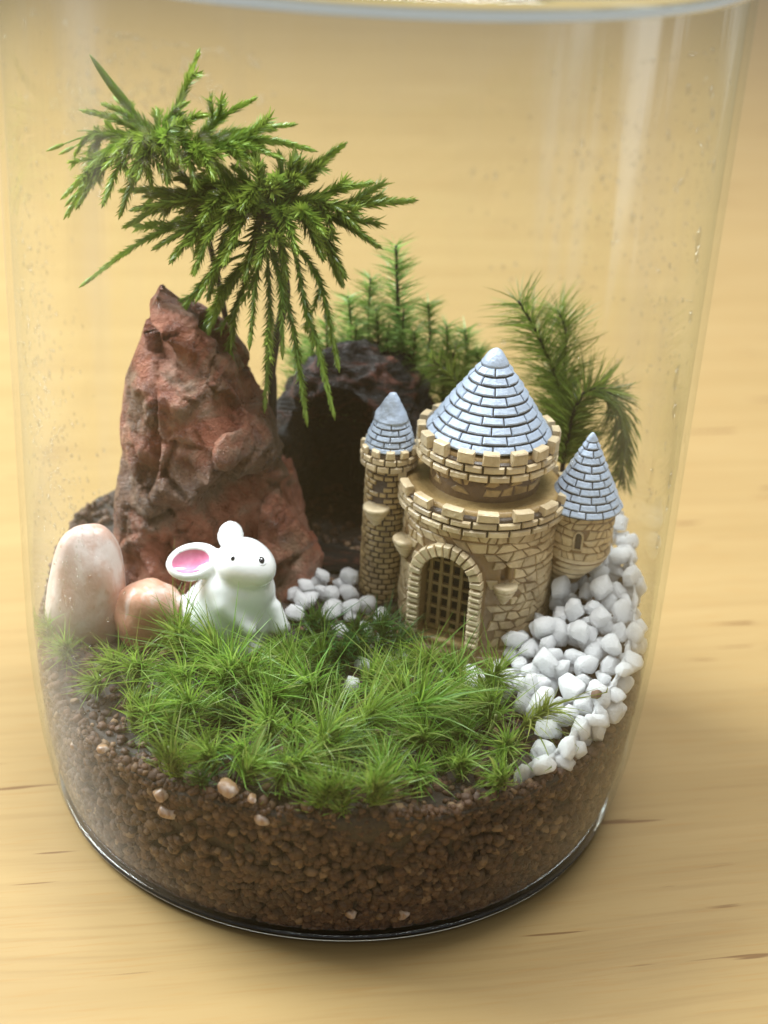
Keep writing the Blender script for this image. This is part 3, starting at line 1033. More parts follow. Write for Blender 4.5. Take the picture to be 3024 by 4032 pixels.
    # ---- main parapet
    def band(zlo, zmid, ztop, R, name, nb, nm, deckz, rin_=0):
        prof = [(R - .22, zlo - .05), (R - .045, zlo + .01), (R - .045, zmid), (R - .05, deckz - .06), (R - .18, deckz - .05), (R - .20, deckz), (.3, deckz + .02), (.01, deckz + .02)]
        V, F = lathe(prof, 64, (cx, cy))
        p = part(name, V, F, M['mortar'], cs)
        V, F = lathe([(R - .125, deckz - .10), (R - .128, deckz + .002), (R - .20, deckz + .012), (.3, deckz + .026), (.01, deckz + .026)], 64, (cx, cy))
        part('deck', V, F, M['deck'], p)
        pb = Pieces('brick', M['brick'], p, 'brickwork')
        courses(pb, (cx, cy), R - .045, zlo, zmid, 2, nb, .05, .036, .018)
        pb.done()
        pm = Pieces('merlon', M['brick'], p, 'merlon_ring')
        mp = ringmap(cx, cy, lambda v: (R, v, 1, 0))
        for k in range(nm):
            a = 2 * math.pi * (k + jit(.06)) / nm; wd = 2 * math.pi / nm * .31
            V, F = piece([(a - wd, zmid + .008), (a + wd, zmid + .008 + jit(.005)), (a + wd * .95, ztop + jit(.015)), (a - wd * .95, ztop + jit(.015))], mp, -.12, .012, .02, (R, 1))
            pm.add(V, F, (cx, cy))
        pm.done()
        return p
    band(4.84, 5.10, 5.26, 1.34, 'main_parapet', 23, 15, 5.20)
    # ---- upper drum
    prof = [(.88, 5.17), (.86, 5.26), (.85, 5.66), (.6, 5.7)]
    drum = part('upper_drum', *lathe(prof, 56, (cx, cy)), M['core'], cs)
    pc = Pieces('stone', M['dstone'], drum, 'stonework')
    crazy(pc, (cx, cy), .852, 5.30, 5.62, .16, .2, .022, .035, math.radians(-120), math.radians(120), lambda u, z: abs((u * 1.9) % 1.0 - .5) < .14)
    pc.done()
    band(5.64, 5.92, 6.12, 1.10, 'upper_parapet', 21, 16, 5.99)
    # ---- cone roofs
    def cone(c, R, zb_, zt, rows, width, name, d=.05, pw=1.0, cap=.16, gap=.022):
        def prof(v):
            t = (v - zb_) / (zt - zb_)
            r = R * (1 - t) ** pw * 1.0 + .02
            sl = nrm([zt - zb_, R])
            return (r, v, sl[0], sl[1])
        zc = zt - cap * (zt - zb_)
        pr = [prof(v)[0] for v in np.linspace(zb_, zc, 12)]
        pts = [(R - .12, zb_ - .012), (R - .005, zb_ - .012)] + list(zip(pr, np.linspace(zb_, zc, 12))) + [(.02, zc + .02)]
        rf = part(name, *lathe(pts, 48, c), M['roofgap'], cs)
        ps = Pieces('shingle', M['roof'], rf, 'shingling')
        mpv = lambda r, Rr: max(5, round(2 * math.pi * Rr / width))
        courses(ps, c, R, zb_, zc, rows, mpv, d, gap, .016, jz=.006, ju=.03, prof=prof, dgrad=-.55)
        ps.done()
        # rounded tip
        rc = prof(zc)[0] + d * .45
        tip = [(rc - .05, zc - .005), (rc, zc + .006)] + [(rc * (1 - t_ ** 1.2) ** .62, zc + .01 + (zt - zc + .02) * t_) for t_ in (.12, .25, .4, .55, .7, .82, .92, .98, .999)]
        V, F = lathe(tip, 24, c)
        V = displace(V, F, lambda v: .018 * noise.noise(v * 6))
        part('roof_tip', V, F, M['roof'], rf)
        return rf
    cone((cx, cy), .93, 6.03, 7.37, 9, .34, 'main_roof', .045, .93, .17)
    # ---- side tower
    tx, ty = .60, .62
    prof = [(.37, 2.7), (.345, 3.0), (.335, 5.3), (.2, 5.35)]
    tw = part('side_tower', *lathe(prof, 32, (tx, ty)), M['mortar'], cs)
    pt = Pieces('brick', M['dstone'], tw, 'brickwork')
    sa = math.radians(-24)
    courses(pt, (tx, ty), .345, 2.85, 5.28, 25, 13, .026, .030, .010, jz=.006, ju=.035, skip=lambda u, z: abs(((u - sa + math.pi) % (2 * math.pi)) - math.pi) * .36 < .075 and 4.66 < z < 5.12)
    pt.done()
    Rt = .455
    prof = [(.33, 5.20), (Rt - .04, 5.27), (Rt - .04, 5.50), (Rt - .05, 5.55), (.3, 5.57), (.01, 5.57)]
    tp = part('tower_parapet', *lathe(prof, 40, (tx, ty)), M['mortar'], cs)
    pt = Pieces('brick', M['brick'], tp, 'brickwork')
    courses(pt, (tx, ty), Rt - .04, 5.26, 5.50, 2, 13, .045, .028, .013)
    pt.done()
    mp = ringmap(tx, ty, lambda v: (Rt, v, 1, 0))
    pm = Pieces('merlon', M['brick'], tp, 'merlon_ring')
    for k in range(11):
        a = 2 * math.pi * k / 11 + jit(.05)
        V, F = piece([(a - .17, 5.505), (a + .17, 5.505), (a + .15, 5.63 + jit(.015)), (a - .15, 5.63 + jit(.015))], mp, -.10, .008, .018, (Rt, 1))
        pm.add(V, F, (tx, ty))
    pm.done()
    # its bullet-shaped roof: three courses, then a lumpy plain top
    prf = lambda z: .40 * max(0, 1 - max(0, (z - 5.54) / .93) ** 1.25) ** .80
    pts = [(.30, 5.53)] + [(prf(z) - .012, z) for z in np.linspace(5.54, 6.05, 7)] + [(.1, 6.07)]
    rf = part('tower_roof', *lathe(pts, 36, (tx, ty)), M['roofgap'], cs)
    ps = Pieces('shingle', M['roof'], rf, 'shingling')
    courses(ps, (tx, ty), .4, 5.56, 6.02, 5, lambda r, Rr: 10 - r, .032, .018, .012, prof=lambda v: (prf(v) - .012, v, .9, .4), dgrad=-.4)
    ps.done()
    pts = [(prf(6.0) - .02, 6.0)] + [(prf(z) + .022, z) for z in np.linspace(6.015, 6.42, 14)] + [(.05, 6.452), (.012, 6.46)]
    V, F = lathe(pts, 32, (tx, ty))
    V = displace(V, F, lambda v: .03 * noise.noise(v * 4) + .016 * noise.noise(v * 11))
    part('roof_tip', V, F, M['roof'], rf)
    # ---- corner turret
    ux, uy = 3.68, .10
    prof = [(.465, 4.10), (.48, 4.2), (.48, 4.98), (.3, 5.02)]
    tu = part('corner_turret', *lathe(prof, 40, (ux, uy)), M['wash'], cs)
    wa = math.radians(-12)
    def skip_win(u, z): return abs(u - wa) * .46 < .13 and 4.33 < z < 4.77
    pt = Pieces('stone', M['stone'], tu, 'stonework')
    crazy(pt, (ux, uy), .483, 4.20, 4.96, .125, .155, .022, .018, math.radians(-150), math.radians(150), skip_win)
    pt.done()
    # window: an arched rim round a deep brown niche
    mpw = ringmap(ux, uy, lambda v: (.487, v, 1, 0))
    po = [(wa - .13, 4.40), (wa + .13, 4.40)] + [(wa + .13 * math.cos(a), 4.62 + .085 * math.sin(a)) for a in np.linspace(0, math.pi, 9)]
    V, F = piece(po, mpw, -.03, .004, .003)
    wn = part('window', V, F, M['mortar'], tu, smooth=False)
    V, F = tube([np.array(mpw(u, v, .012)) for u, v in po + po[:1]], [.022] * (len(po) + 1), 6)
    part('window_frame', V, F, M['stone'], tu)
    # corbel of rings running down into the wall
    rings = [(.47, 4.155, 0), (.435, 4.05, .02), (.375, 3.93, .06), (.30, 3.80, .11), (.215, 3.66, .17), (.12, 3.50, .22)]
    for (r_, z_, sh) in rings:
        V, F = lathe([(max(.02, r_ - .09), z_ - .075), (r_ - .02, z_ - .055), (r_ + .012, z_ - .01), (r_ + .015, z_ + .035), (r_ - .01, z_ + .058), (r_ - .08, z_ + .062)], 36, (ux - sh, uy + sh * .35))
        part('corbel_ring', V, F, M['brick'], tu)
    V, F = lathe([(.01, 3.40), (.07, 3.44), (.18, 3.62), (.30, 3.82), (.39, 3.98), (.44, 4.14)], 30, (ux - .09, uy + .03))
    part('corbel', V, F, M['core'], tu)
    cone((ux, uy), .565, 4.96, 6.16, 10, .26, 'turret_roof', .035, 1.0, .10, .018)
    # ---- bowl-shaped balconies below the slits
    def bowl(c, R, zt, hgt, a):
        o = np.array([c[0], c[1]])
        st_ = [(.01, .030), (.55, .026), (.93, .030), (1.0, .012), (1.0, -.035), (.94, -.052), (.74, -.062), (.74, -.078), (.84, -.088), (.82, -.118), (.62, -.134), (.60, -.150), (.67, -.160), (.62, -.190), (.42, -.206), (.40, -.222), (.47, -.232), (.40, -.262), (.18, -hgt + .02), (.01, -hgt)]
        V, F = lathe([(R * a_ if i_ else .01, zt + b_) for i_, (a_, b_) in enumerate(st_)], 28, o)
        part('balcony', V, F, M['brick'], cs)
    for (c0, r0, a, R, zt, h_) in (((cx, cy), 1.22, 17, .20, 3.97, .34), ((cx, cy), 1.24, -72, .21, 4.28, .34), ((tx, ty), .40, -24, .215, 4.64, .33)):
        a = math.radians(a)
        bowl((c0[0] + r0 * math.sin(a), c0[1] - r0 * math.cos(a)), R, zt, h_, a)
build_castle()

# ------------------------------------------------------------------ white stones
def build_stones():
    protos = []
    for s in range(9):
        q = random.Random(50 + s)
        iv, F = ico(3)
        V = iv.copy()
        for k in range(17):
            n_ = nrm([q.gauss(0, 1), q.gauss(0, 1), q.gauss(0, 1)]); dd = q.uniform(.55, .80)
            o_ = V @ n_ - dd
            V = V - np.where(o_ > 0, o_ * 1.0, 0)[:, None] * n_
        V = V * np.array([q.uniform(1.0, 1.4), q.uniform(.85, 1.15), q.uniform(.75, 1.0)])
        V = V * (1 + .05 * np.array([noise.noise(Vector(v) * 2.5 + Vector((s, 0, 0))) for v in V]))[:, None]
        protos.append(mesh('white_stone', V, F, M['quartz'], math.radians(16)))
    placed = []
    LA, GA = 'rounded white quartz stone in the gravel bank beside the castle', 'white gravel beside the castle'
    def put(x, y, z, s, label, group, flat=None):
        r = math.hypot(x, y)
        o = bpy.data.objects.new('white_stone', rnd.choice(protos))
        COL.objects.link(o)
        lim = rin(z) - s * (.95 if flat is None else .40)
        if r > lim:
            x, y = x * lim / r, y * lim / r
        o.location = (x * U, y * U, z * U)
        if flat is None:
            o.rotation_euler = (rnd.uniform(0, 6.28), rnd.uniform(0, 6.28), rnd.uniform(0, 6.28))
            o.scale = [s * rnd.uniform(.9, 1.1) for _ in range(3)]
        else:   # pressed flat against the glass
            a = math.atan2(y, x)
            o.rotation_euler = (rnd.uniform(-.5, .5), 0, a)
            o.scale = (s * .24, s, s * rnd.uniform(.8, 1.2))
        if group == GA:
            if flat is not None: label, group = 'white stone squeezed flat against the curved glass wall', 'white stones pressed on the glass'
            elif y > .2: label, group = 'white quartz stone heaped behind and under the corner turret', 'white gravel under the turret'
            elif y < -2.3: label, group = 'white quartz stone at the low end of the bank beside the moss', 'white gravel beside the moss'
        tag(o, label, 'stone', group)
        placed.append((x, y, z, s))
    LB, GB = 'small white stone lying between the rabbit and the castle tower', 'white gravel between rabbit and castle'
    LC, GC = 'white stone lying half hidden by moss before the castle gate', 'white gravel before the gate'
    def inbank(x, y):
        if math.hypot(x, y) > 4.72: return False
        if math.hypot(x - 2.1, y - .3) < 1.35: return False
        if y > 2.2: return False
        xl = 2.35 if y > -1.6 else 2.35 + .55 * sst(-1.6, -2.6, y)
        if y < -3.75: return False
        return x > xl
    def scatter(test, box, rmin, tries, zf, sizes, lab, grp, dz=0, limit=999):
        loc = []
        for k in range(tries):
            x, y = rnd.uniform(box[0], box[1]), rnd.uniform(box[2], box[3])
            if not test(x, y): continue
            if any((x - a) ** 2 + (y - b) ** 2 < rmin ** 2 for a, b in loc): continue
            loc.append((x, y))
            s = rnd.uniform(*sizes)
            put(x, y, zf(x, y) + s * .45 + dz + jit(.05), s, lab, grp)
            if len(loc) >= limit: break
    bx = (2.0, 4.8, -3.9, 2.2)
    scatter(inbank, bx, .38, 4000, zstone, (.20, .25), LA, GA, -.20)
    scatter(inbank, bx, .255, 7000, zstone, (.15, .23), LA, GA, 0)
    scatter(inbank, bx, .40, 5000, zstone, (.16, .25), LA, GA, .17)
    # against the glass on the right
    for k in range(30):
        t = k / 29
        a = math.radians(35 + 62 * t) ; R = 4.6
        x, y = R * math.sin(a), -R * math.cos(a)
        for zz in (0, .28):
            put(x, y, max(zsoil(x, y) + .16, zstone(x, y) + .14 - zz) + jit(.06), rnd.uniform(.15, .21), LA, GA, flat=True)
    # between rabbit, rock and castle tower
    tb = lambda x, y: math.hypot(x - .6, y - .62) > .5 and math.hypot(x - 2.1, y - .3) > 1.5 and math.hypot(x + 1.7, y + .75) > .75
    scatter(tb, (-1.0, .75, -.55, .55), .30, 900, zsoil, (.15, .21), LB, GB, .03)
    scatter(tb, (-.7, .2, -.2, .7), .36, 400, zsoil, (.14, .19), LB, GB, .22)
    tc = lambda x, y: math.hypot(x - 2.1, y - .3) > 1.52
    scatter(tc, (.15, 2.5, -2.0, -.9), .34, 900, zsoil, (.15, .21), LC, GC, .04)
build_stones()

# small loose bits
def lump(name, p, s, mat, label, cat, group=None, seed=0, sq=(1, .8, .7)):
    V, F = pebble_mesh(tuple(s * q for q in sq), seed, 3, .25, 1.5)
    V = V @ rotm(jit(1), jit(1), jit(3)).T
    single(name, V + p, F, mat, label, cat, group, smooth=True)
def on_glass(x, y, inset):
    k = 3024 / 1659
    d = FW + RT * (x * k - 1512) / 6000 - UP * (y * k - 2016) / 6000
    R = 4.75
    for it in range(6):
        a = d[0] ** 2 + d[1] ** 2; b = CAM[0] * d[0] + CAM[1] * d[1]; c = CAM[0] ** 2 + CAM[1] ** 2 - R * R
        t = (-b - math.sqrt(max(0, b * b - a * c))) / a
        p = CAM + d * t
        R = rin(p[2]) - inset
    return p
lump('soil_crumb', atz(1288, 1500, 3.13), .085, M['grain'], 'dark brown soil crumb lying on the white stones', 'soil crumb', seed=3)
for i, (x, y, s) in enumerate(((352, 1712, .15), (492, 1703, .14), (366, 1752, .15), (567, 1768, .12), (757, 1973, .10), (872, 1972, .11), (545, 1725, .07), (160, 1610, .07), (222, 1618, .09))):
    lump('tan_pebble', on_glass(x, y, s * .55), s, M['tanpeb'], 'small tan pebble in the dark soil against the glass', 'pebble', 'tan pebbles in the soil', i)
for i, (x, y, s) in enumerate(((625, 1335, .16), (655, 1352, .13), (790, 1335, .15), (770, 1355, .10), (640, 1318, .10))):
    lump('dark_chip', atz(x, y, 2.72), s, M['bark'], 'flat black stone chip between the rabbit and the castle gate', 'stone chip', 'dark chips near the gate', i, (1.2, .9, .45))

V, F = pebble_mesh((1.05, .55, .16), 9, 4, .25, 1.3)  # added dark piece that stands in for shade on the hollow's floor
single('shade_piece', V + np.array([-.15, 1.45, 3.06]), F, M['bark'], 'added flat dark piece shading the floor before the bark hollow', 'stone')

# ------------------------------------------------------------------ plants
def blades(B, D, L, W, G, segs=4, clamp=True, ref=None, pw=.8):
    """narrow pointed leaves: B base, D direction, L length, W width, G bend"""
    B, D, G = (np.asarray(a, float) for a in (B, D, G))
    L, W = np.asarray(L, float), np.asarray(W, float)
    n = len(B)
    S = np.cross(D, np.asarray(ref, float) if ref is not None else rng.normal(size=(n, 3)))
    S /= np.linalg.norm(S, axis=1)[:, None] + 1e-9
    rows = []
    for k in range(segs):
        t = k / segs
        p = B + D * (L * t)[:, None] + G * (L * t * t)[:, None]
        wd = W * (.55 + .45 * min(1, t * 4)) * (1 - t) ** pw
        rows += [p - S * (wd / 2)[:, None], p + S * (wd / 2)[:, None]]
    rows.append(B + D * L[:, None] + G * L[:, None])
    V = np.stack(rows, 1)
    m_ = V.shape[1]
    V = V.reshape(-1, 3)
    if clamp:
        r = np.hypot(V[:, 0], V[:, 1]); lim = np.interp(V[:, 2], [p[1] for p in OUT], [p[0] for p in OUT]) - .10 - rng.uniform(.006, .05, len(V))
        f = np.where(r > lim, lim / r, 1)
        V[:, 0] *= f; V[:, 1] *= f
    base = (np.arange(n) * m_)[:, None]
    F = []
    for k in range(segs - 1):
        F.append(base + np.array([2 * k, 2 * k + 1, 2 * k + 3, 2 * k + 2]))
    F = np.concatenate(F).tolist() if F else []
    T = (base + np.array([2 * segs - 2, 2 * segs - 1, 2 * segs])).tolist()
    return V, F + T

def ground_at(x, y):
    z = 2.6
    for k in range(8):
        p = atz(x, y, z)
        r = math.hypot(p[0], p[1])
        if r > 4.6:
            return None
        z = zsoil(p[0], p[1])
    return p

def tuft(px, py, size, mat, label, group, lean=None, n=90, lift=.0):
    p = ground_at(px, py)
    if p is None:
        p = on_glass(px, py, .25)
        p[2] = zsoil(p[0], p[1])
    p = np.array(p) + np.array([0, 0, lift])
    if lean is None:
        lean = (jit(.35), -.22 + jit(.2))
    ax = nrm([lean[0], lean[1], 1.0])
    h = size * .62
    t = thing('moss_tuft', label, 'moss', p - np.array([0, 0, .06]), group)
    part('stem', *tube([p - ax * .08, p + ax * h * .5, p + ax * h], [.04, .035, .012], 6), M['gstem'], t)
    k = rng.random(n) ** .8
    B = p + ax * (h * k)[:, None] + rng.normal(0, .025, (n, 3))
    a = rng.uniform(0, 2 * math.pi, n)
    e1 = nrm(np.cross(ax, [0, 1, .1])); e2 = np.cross(ax, e1)
    rad = np.cos(a)[:, None] * e1 + np.sin(a)[:, None] * e2
    spread = rng.uniform(.10, .80, n) * (1.25 - .65 * k)
    D = ax * 1.05 + rad * spread[:, None] + rng.normal(0, .10, (n, 3))
    D /= np.linalg.norm(D, axis=1)[:, None]
    sa_ = rnd.uniform(0, 6.28); sw_ = rnd.uniform(.25, .75)
    swp = np.array([sw_ * math.cos(sa_), sw_ * .7 * math.sin(sa_) - .08, 0])
    G = rad * rng.uniform(.0, .55, n)[:, None] + (np.array([0, -.04, -.26]) + swp) * rng.uniform(.3, 1.3, n)[:, None]
    L = size * rng.uniform(.55, 1.30, n) * rng.choice([1, 1, 1, .6], n)
    G = G + rng.normal(0, .16, (n, 3))
    V, F = blades(B, D, L, rng.uniform(.022, .050, n), G, 7)
    part('foliage', V, F, mat, t, kind='stuff')

GM = 'spiky green moss tufts at the front of the jar'
LM = 'spiky bright green moss tuft growing on the soil behind the front glass'
spots = [(150, 1425, .62), (110, 1400, .45), (300, 1490, .78), (250, 1450, .55), (375, 1600, .70), (335, 1570, .5), (480, 1450, .85), (470, 1510, .75), (425, 1555, .6), (560, 1610, .72), (600, 1440, .68),
         (540, 1400, .55), (500, 1560, .6), (700, 1455, .78), (690, 1530, .80), (780, 1490, .70), (840, 1540, .72), (920, 1475, .5), (985, 1475, .5), (1000, 1530, .6), (900, 1630, .75), (820, 1660, .68), (780, 1600, .72), (705, 1650, .72),
         (645, 1700, .62), (745, 1725, .6), (590, 1690, .6), (690, 1720, .6), (830, 1710, .55), (900, 1690, .55), (980, 1680, .5), (540, 1690, .5), (400, 1650, .5), (790, 1735, .5), (1080, 1670, .4), (300, 1560, .55), (200, 1490, .5), (1050, 1570, .55), (1085, 1630, .55), (980, 1610, .68), (640, 1610, .72), (520, 1650, .58), (455, 1660, .52), (610, 1540, .74), (860, 1470, .5), (950, 1560, .7), (400, 1500, .65), (420, 1420, .6), (740, 1550, .7), (1040, 1500, .6), (870, 1590, .7), (560, 1500, .75), (650, 1480, .7)]
for (x, y, s) in spots:
    tuft(x + jit(12), y + 14 + jit(8), s * rnd.choice([.75, .95, 1.1, 1.3, 1.5]), M['moss'], LM, GM, n=int(130 + 90 * s), lift=.06)
for k in range(34):   # low wisps that close the carpet between the tufts
    x, y = rnd.uniform(300, 1060), rnd.uniform(1470, 1700)
    tuft(x, y, rnd.uniform(.32, .5), rnd.choice([M['moss'], M['moss'], M['mossd']]), 'short wispy moss sprig filling the carpet between taller tufts', 'short moss sprigs between the tufts', lean=(jit(.6), jit(.6)), n=80)
LD, GD = 'dark green moss tuft growing between the rabbit and the castle gate', 'dark green moss tufts by the gate'
for (x, y, s) in ((700, 1400, .62), (760, 1410, .65), (825, 1410, .66), (790, 1440, .6), (670, 1380, .55), (730, 1450, .6), (850, 1430, .5)):
    tuft(x, y, s, M['mossd'], LD, GD, lean=(jit(.3), jit(.2)), n=120)
tuft(205, 1345, .60, M['mossy'], 'pale yellow green moss tuft leaning on the large pink pebble', None, lean=(-.45, -.1), n=95, lift=.18)
tuft(335, 1390, .62, M['moss'], 'green moss tuft in front of the orange pink pebble', None, lean=(.3, -.1), n=100)
tuft(1120, 1590, .85, M['mossy'], 'pale spiky moss tuft sprawling over the white stones', None, lean=(.75, -.15), n=85, lift=.10)
tuft(735, 1735, .42, M['moss'], 'small moss tuft hanging lowest against the front glass', None, lean=(.1, -.8), n=60)
# a thin bare shoot
q0 = ground_at(1025, 1640)
part_pts = catmull([q0 + np.array([0, 0, -.1]), q0 + np.array([.08, -.02, .30]), q0 + np.array([.22, -.02, .62]), q0 + np.array([.24, -.02, .80])], 5)
V, F = tube(part_pts, list(np.linspace(.035, .022, len(part_pts))), 6)
single('moss_stalk', V, F, M['gstem'], 'thin bare green stalk rising from the moss by the white stones', 'stalk')

# ---- feathery shoots
def shoot(pts, spread, length, wid, mat, label, group, dens=26, stem_r=.028, name='moss_shoot', up=.9, start=.25, droop=-.1, smat='stem', root=True, reflex=.25):
    pts = [np.array(p) for p in pts]
    if root:
        g = pts[0].copy(); g[2] = zsoil(g[0], g[1]) - .08
        if pts[0][2] - g[2] > .3: pts = [g] + pts
    C = catmull(pts, 9)
    t = thing(name, label, 'moss', (pts[0][0], pts[0][1], pts[0][2]), group)
    part('stem', *tube(C, list(np.linspace(stem_r, stem_r * .4, len(C))), 6), M[smat], t)
    seg = np.array([np.linalg.norm(C[i + 1] - C[i]) for i in range(len(C) - 1)])
    cum = np.concatenate([[0], np.cumsum(seg)]); tot = cum[-1]
    n = int(tot * dens * 2.0 * (1 - start))
    ln0 = start * tot
    sv = rng.uniform(ln0, tot, n)
    Ca = np.array(C)
    B = np.stack([np.interp(sv, cum, Ca[:, i]) for i in range(3)], -1)
    T = np.stack([np.interp(np.minimum(sv + .05, tot), cum, Ca[:, i]) - np.interp(np.maximum(sv - .05, 0), cum, Ca[:, i]) for i in range(3)], -1)
    T /= np.linalg.norm(T, axis=1)[:, None]
    R_ = rng.normal(size=(n, 3)); R_ -= (R_ * T).sum(1)[:, None] * T; R_ /= np.linalg.norm(R_, axis=1)[:, None]
    D = T * up + R_ * (spread * rng.uniform(.7, 1.2, n))[:, None]
    D /= np.linalg.norm(D, axis=1)[:, None]
    tp = (sv - ln0) / (tot - ln0)
    L = length * rng.uniform(.7, 1.1, n) * (1 - .35 * tp ** 3)
    G = R_ * reflex + np.array([0, 0, droop])
    V, F = blades(B, D, L, rng.uniform(.9, 1.5, n) * wid, G, 4)
    part('foliage', V, F, M[mat], t, kind='stuff')

def pl(seq, Y):
    return [at(x, y, Y + dy) for (x, y, dy) in [(s + (0,))[:3] for s in seq]]
GF = 'feathery moss shoots behind the castle'
shoot(pl([(1222, 930), (1205, 830), (1160, 720), (1120, 650)], 2.4), 1.0, .95, .020, 'needle', 'tall feathery olive moss shoot leaning left behind the main roof', GF, 125, .05, start=.30)
shoot(pl([(1222, 940), (1218, 820), (1222, 720), (1205, 670)], 2.7), 1.0, .95, .020, 'needle', 'upright feathery olive moss shoot behind the corner turret', GF, 115, .045, start=.30)
shoot(pl([(1225, 950), (1262, 850), (1320, 850), (1352, 930), (1362, 1020)], 1.9), 1.05, .78, .027, 'needle', 'feathery moss shoot arching over the corner turret towards the glass', GF, 125, .045, start=.32)
shoot(pl([(1030, 900), (1000, 840), (960, 800), (930, 775)], 2.5), .9, .62, .020, 'needle', 'dark feathery moss shoot beside the main roof spreading over the bark', GF, 110, .045, start=.2)
shoot(pl([(1000, 900), (985, 850), (975, 790), (985, 750)], 2.9), .9, .55, .020, 'needle', 'short feathery moss shoot rising between bark and main roof', GF, 100, .045, start=.2)
GS = 'starry green moss shoots behind the bark'
LS = 'starry light green moss shoot growing behind the dark bark'
for i, (x, y0, y1, Y) in enumerate(((855, 800, 530, 3.3), (800, 800, 600, 3.4), (752, 790, 640, 3.3), (812, 790, 668, 3.1), (872, 800, 665, 3.1), (925, 800, 655, 3.4), (965, 800, 705, 3.2), (1005, 820, 710, 3.3), (705, 790, 700, 3.3), (672, 800, 728, 3.2), (895, 790, 715, 3.0), (838, 790, 715, 3.0), (770, 780, 700, 3.1), (1030, 830, 760, 3.2), (648, 790, 755, 3.3))):
    tall = y0 - y1
    b, m_, e = at(x + jit(6), y0, Y), at(x + jit(8), (y0 + y1) / 2, Y), at(x, y1, Y)
    r = math.hypot(b[0], b[1])
    shoot([b, m_, e], 1.05, .50 if i == 0 else .42, .024, 'needle_l', LS if i else 'tallest starry light green moss shoot behind the dark bark', GS if i else None, 95 if tall > 150 else 115, .035 if i else .06, start=.45, up=.65, droop=-.02, reflex=.35)

# ---- tree-like moss
def nrm_rows(a):
    return a / (np.linalg.norm(a, axis=1)[:, None] + 1e-12)

def frond(parent, hub, tip, sag, mat, wid, leaf=.17, bend=None, strap=False):
    hub, tip = np.array(hub), np.array(tip)
    L = np.linalg.norm(tip - hub)
    mid = (hub + tip) / 2 + np.array([0, 0, sag]) + (np.array(bend) if bend is not None else np.array([jit(.06), jit(.06), 0]) * L)
    q1 = hub * .5 + mid * .5 + np.array([0, 0, sag * .25]); q2 = tip * .45 + mid * .55 + np.array([0, 0, sag * .2])
    C = catmull([hub, q1, mid, q2, tip], 7)
    A = Acc()
    A.add(*tube(C, list(np.linspace(.030, .010, len(C))), 5))
    seg = np.array([np.linalg.norm(C[i + 1] - C[i]) for i in range(len(C) - 1)])
    cum = np.concatenate([[0], np.cumsum(seg)]); tot = cum[-1]
    n = int(tot * 125)
    sv = np.linspace(.08 * tot, tot * .985, n)
    Ca = np.array(C)
    B = np.stack([np.interp(sv, cum, Ca[:, i]) for i in range(3)], -1)
    T = np.stack([np.interp(np.minimum(sv + .06, tot), cum, Ca[:, i]) - np.interp(np.maximum(sv - .06, 0), cum, Ca[:, i]) for i in range(3)], -1)
    T /= np.linalg.norm(T, axis=1)[:, None]
    side = np.cross(T, np.array([0, 0, 1.0]) + rng.normal(0, .05, 3)); side /= np.linalg.norm(side, axis=1)[:, None] + 1e-9
    upv = np.cross(side, T)
    a = np.arange(n) * 2.399 + rng.normal(0, .3, n)
    R_ = np.cos(a)[:, None] * side * 1.0 + np.sin(a)[:, None] * upv * .5
    tp = sv / tot
    sp = .80 * (1 - .5 * tp ** 2)
    D = T + R_ * sp[:, None] * rng.uniform(.6, 1.5, n)[:, None]
    D /= np.linalg.norm(D, axis=1)[:, None]
    Lf = leaf * rng.uniform(.75, 1.2, n) * (.75 + .7 * tp * (1 - tp) * 2) * (1 - .35 * tp)
    V, F = blades(B, D, Lf, np.full(n, wid) * rng.uniform(.8, 1.2, n), R_ * .12, 3, ref=R_, pw=.6)
    A.add(V, F)
    if True:   # slim pointed end bud
        e = C[-1]; d = nrm(C[-1] - C[-4])
        A.add(*tube([e - d * .16, e - d * .06, e + d * .05, e + d * .13], [.022, .034, .026, .004], 6))
    gv = [np.repeat(np.linspace(0, 1, len(C)), 5), np.repeat(tp, 7), np.ones(24)]
    if L > 1.1 and not strap and rnd.random() < .6:   # a side branchlet or two
        for q in range(rnd.choice([1, 1, 2])):
            j = int(len(C) * rnd.uniform(.35, .65)); d0 = nrm(C[j + 1] - C[j])
            sd = nrm(np.cross(d0, rng.normal(0, 1, 3))); l2 = L * rnd.uniform(.22, .36)
            E = catmull([C[j], C[j] + (d0 + sd * .7) * l2 * .45, C[j] + (d0 * .9 + sd * .8) * l2 * .9 - np.array([0, 0, l2 * .12])], 5)
            A.add(*tube(E, list(np.linspace(.018, .006, len(E))), 5)); gv.append(np.full(len(E) * 5, .6))
            Ea = np.array(E); nn = int(l2 * 110); tt = np.linspace(.05, .99, nn) * (len(E) - 1)
            B2 = np.stack([np.interp(tt, np.arange(len(E)), Ea[:, i]) for i in range(3)], -1)
            T2 = np.stack([np.interp(np.minimum(tt + .5, len(E) - 1), np.arange(len(E)), Ea[:, i]) - np.interp(np.maximum(tt - .5, 0), np.arange(len(E)), Ea[:, i]) for i in range(3)], -1)
            T2 /= np.linalg.norm(T2, axis=1)[:, None] + 1e-9
            R2 = rng.normal(size=(nn, 3)); R2 -= (R2 * T2).sum(1)[:, None] * T2; R2 /= np.linalg.norm(R2, axis=1)[:, None]
            V2, F2 = blades(B2, nrm_rows(T2 + R2 * .6), leaf * rng.uniform(.55, .9, nn), np.full(nn, wid * .9), R2 * .1, 3, ref=R2, pw=.6)
            A.add(V2, F2); gv.append(np.repeat(.45 + .55 * tt / len(E), 7))
    V, F = A.get()
    o = part('frond', V, F, M[mat], parent)
    at_ = o.data.attributes.new('growth', 'FLOAT', 'POINT')
    at_.data.foreach_set('value', np.concatenate(gv).astype(np.float32))

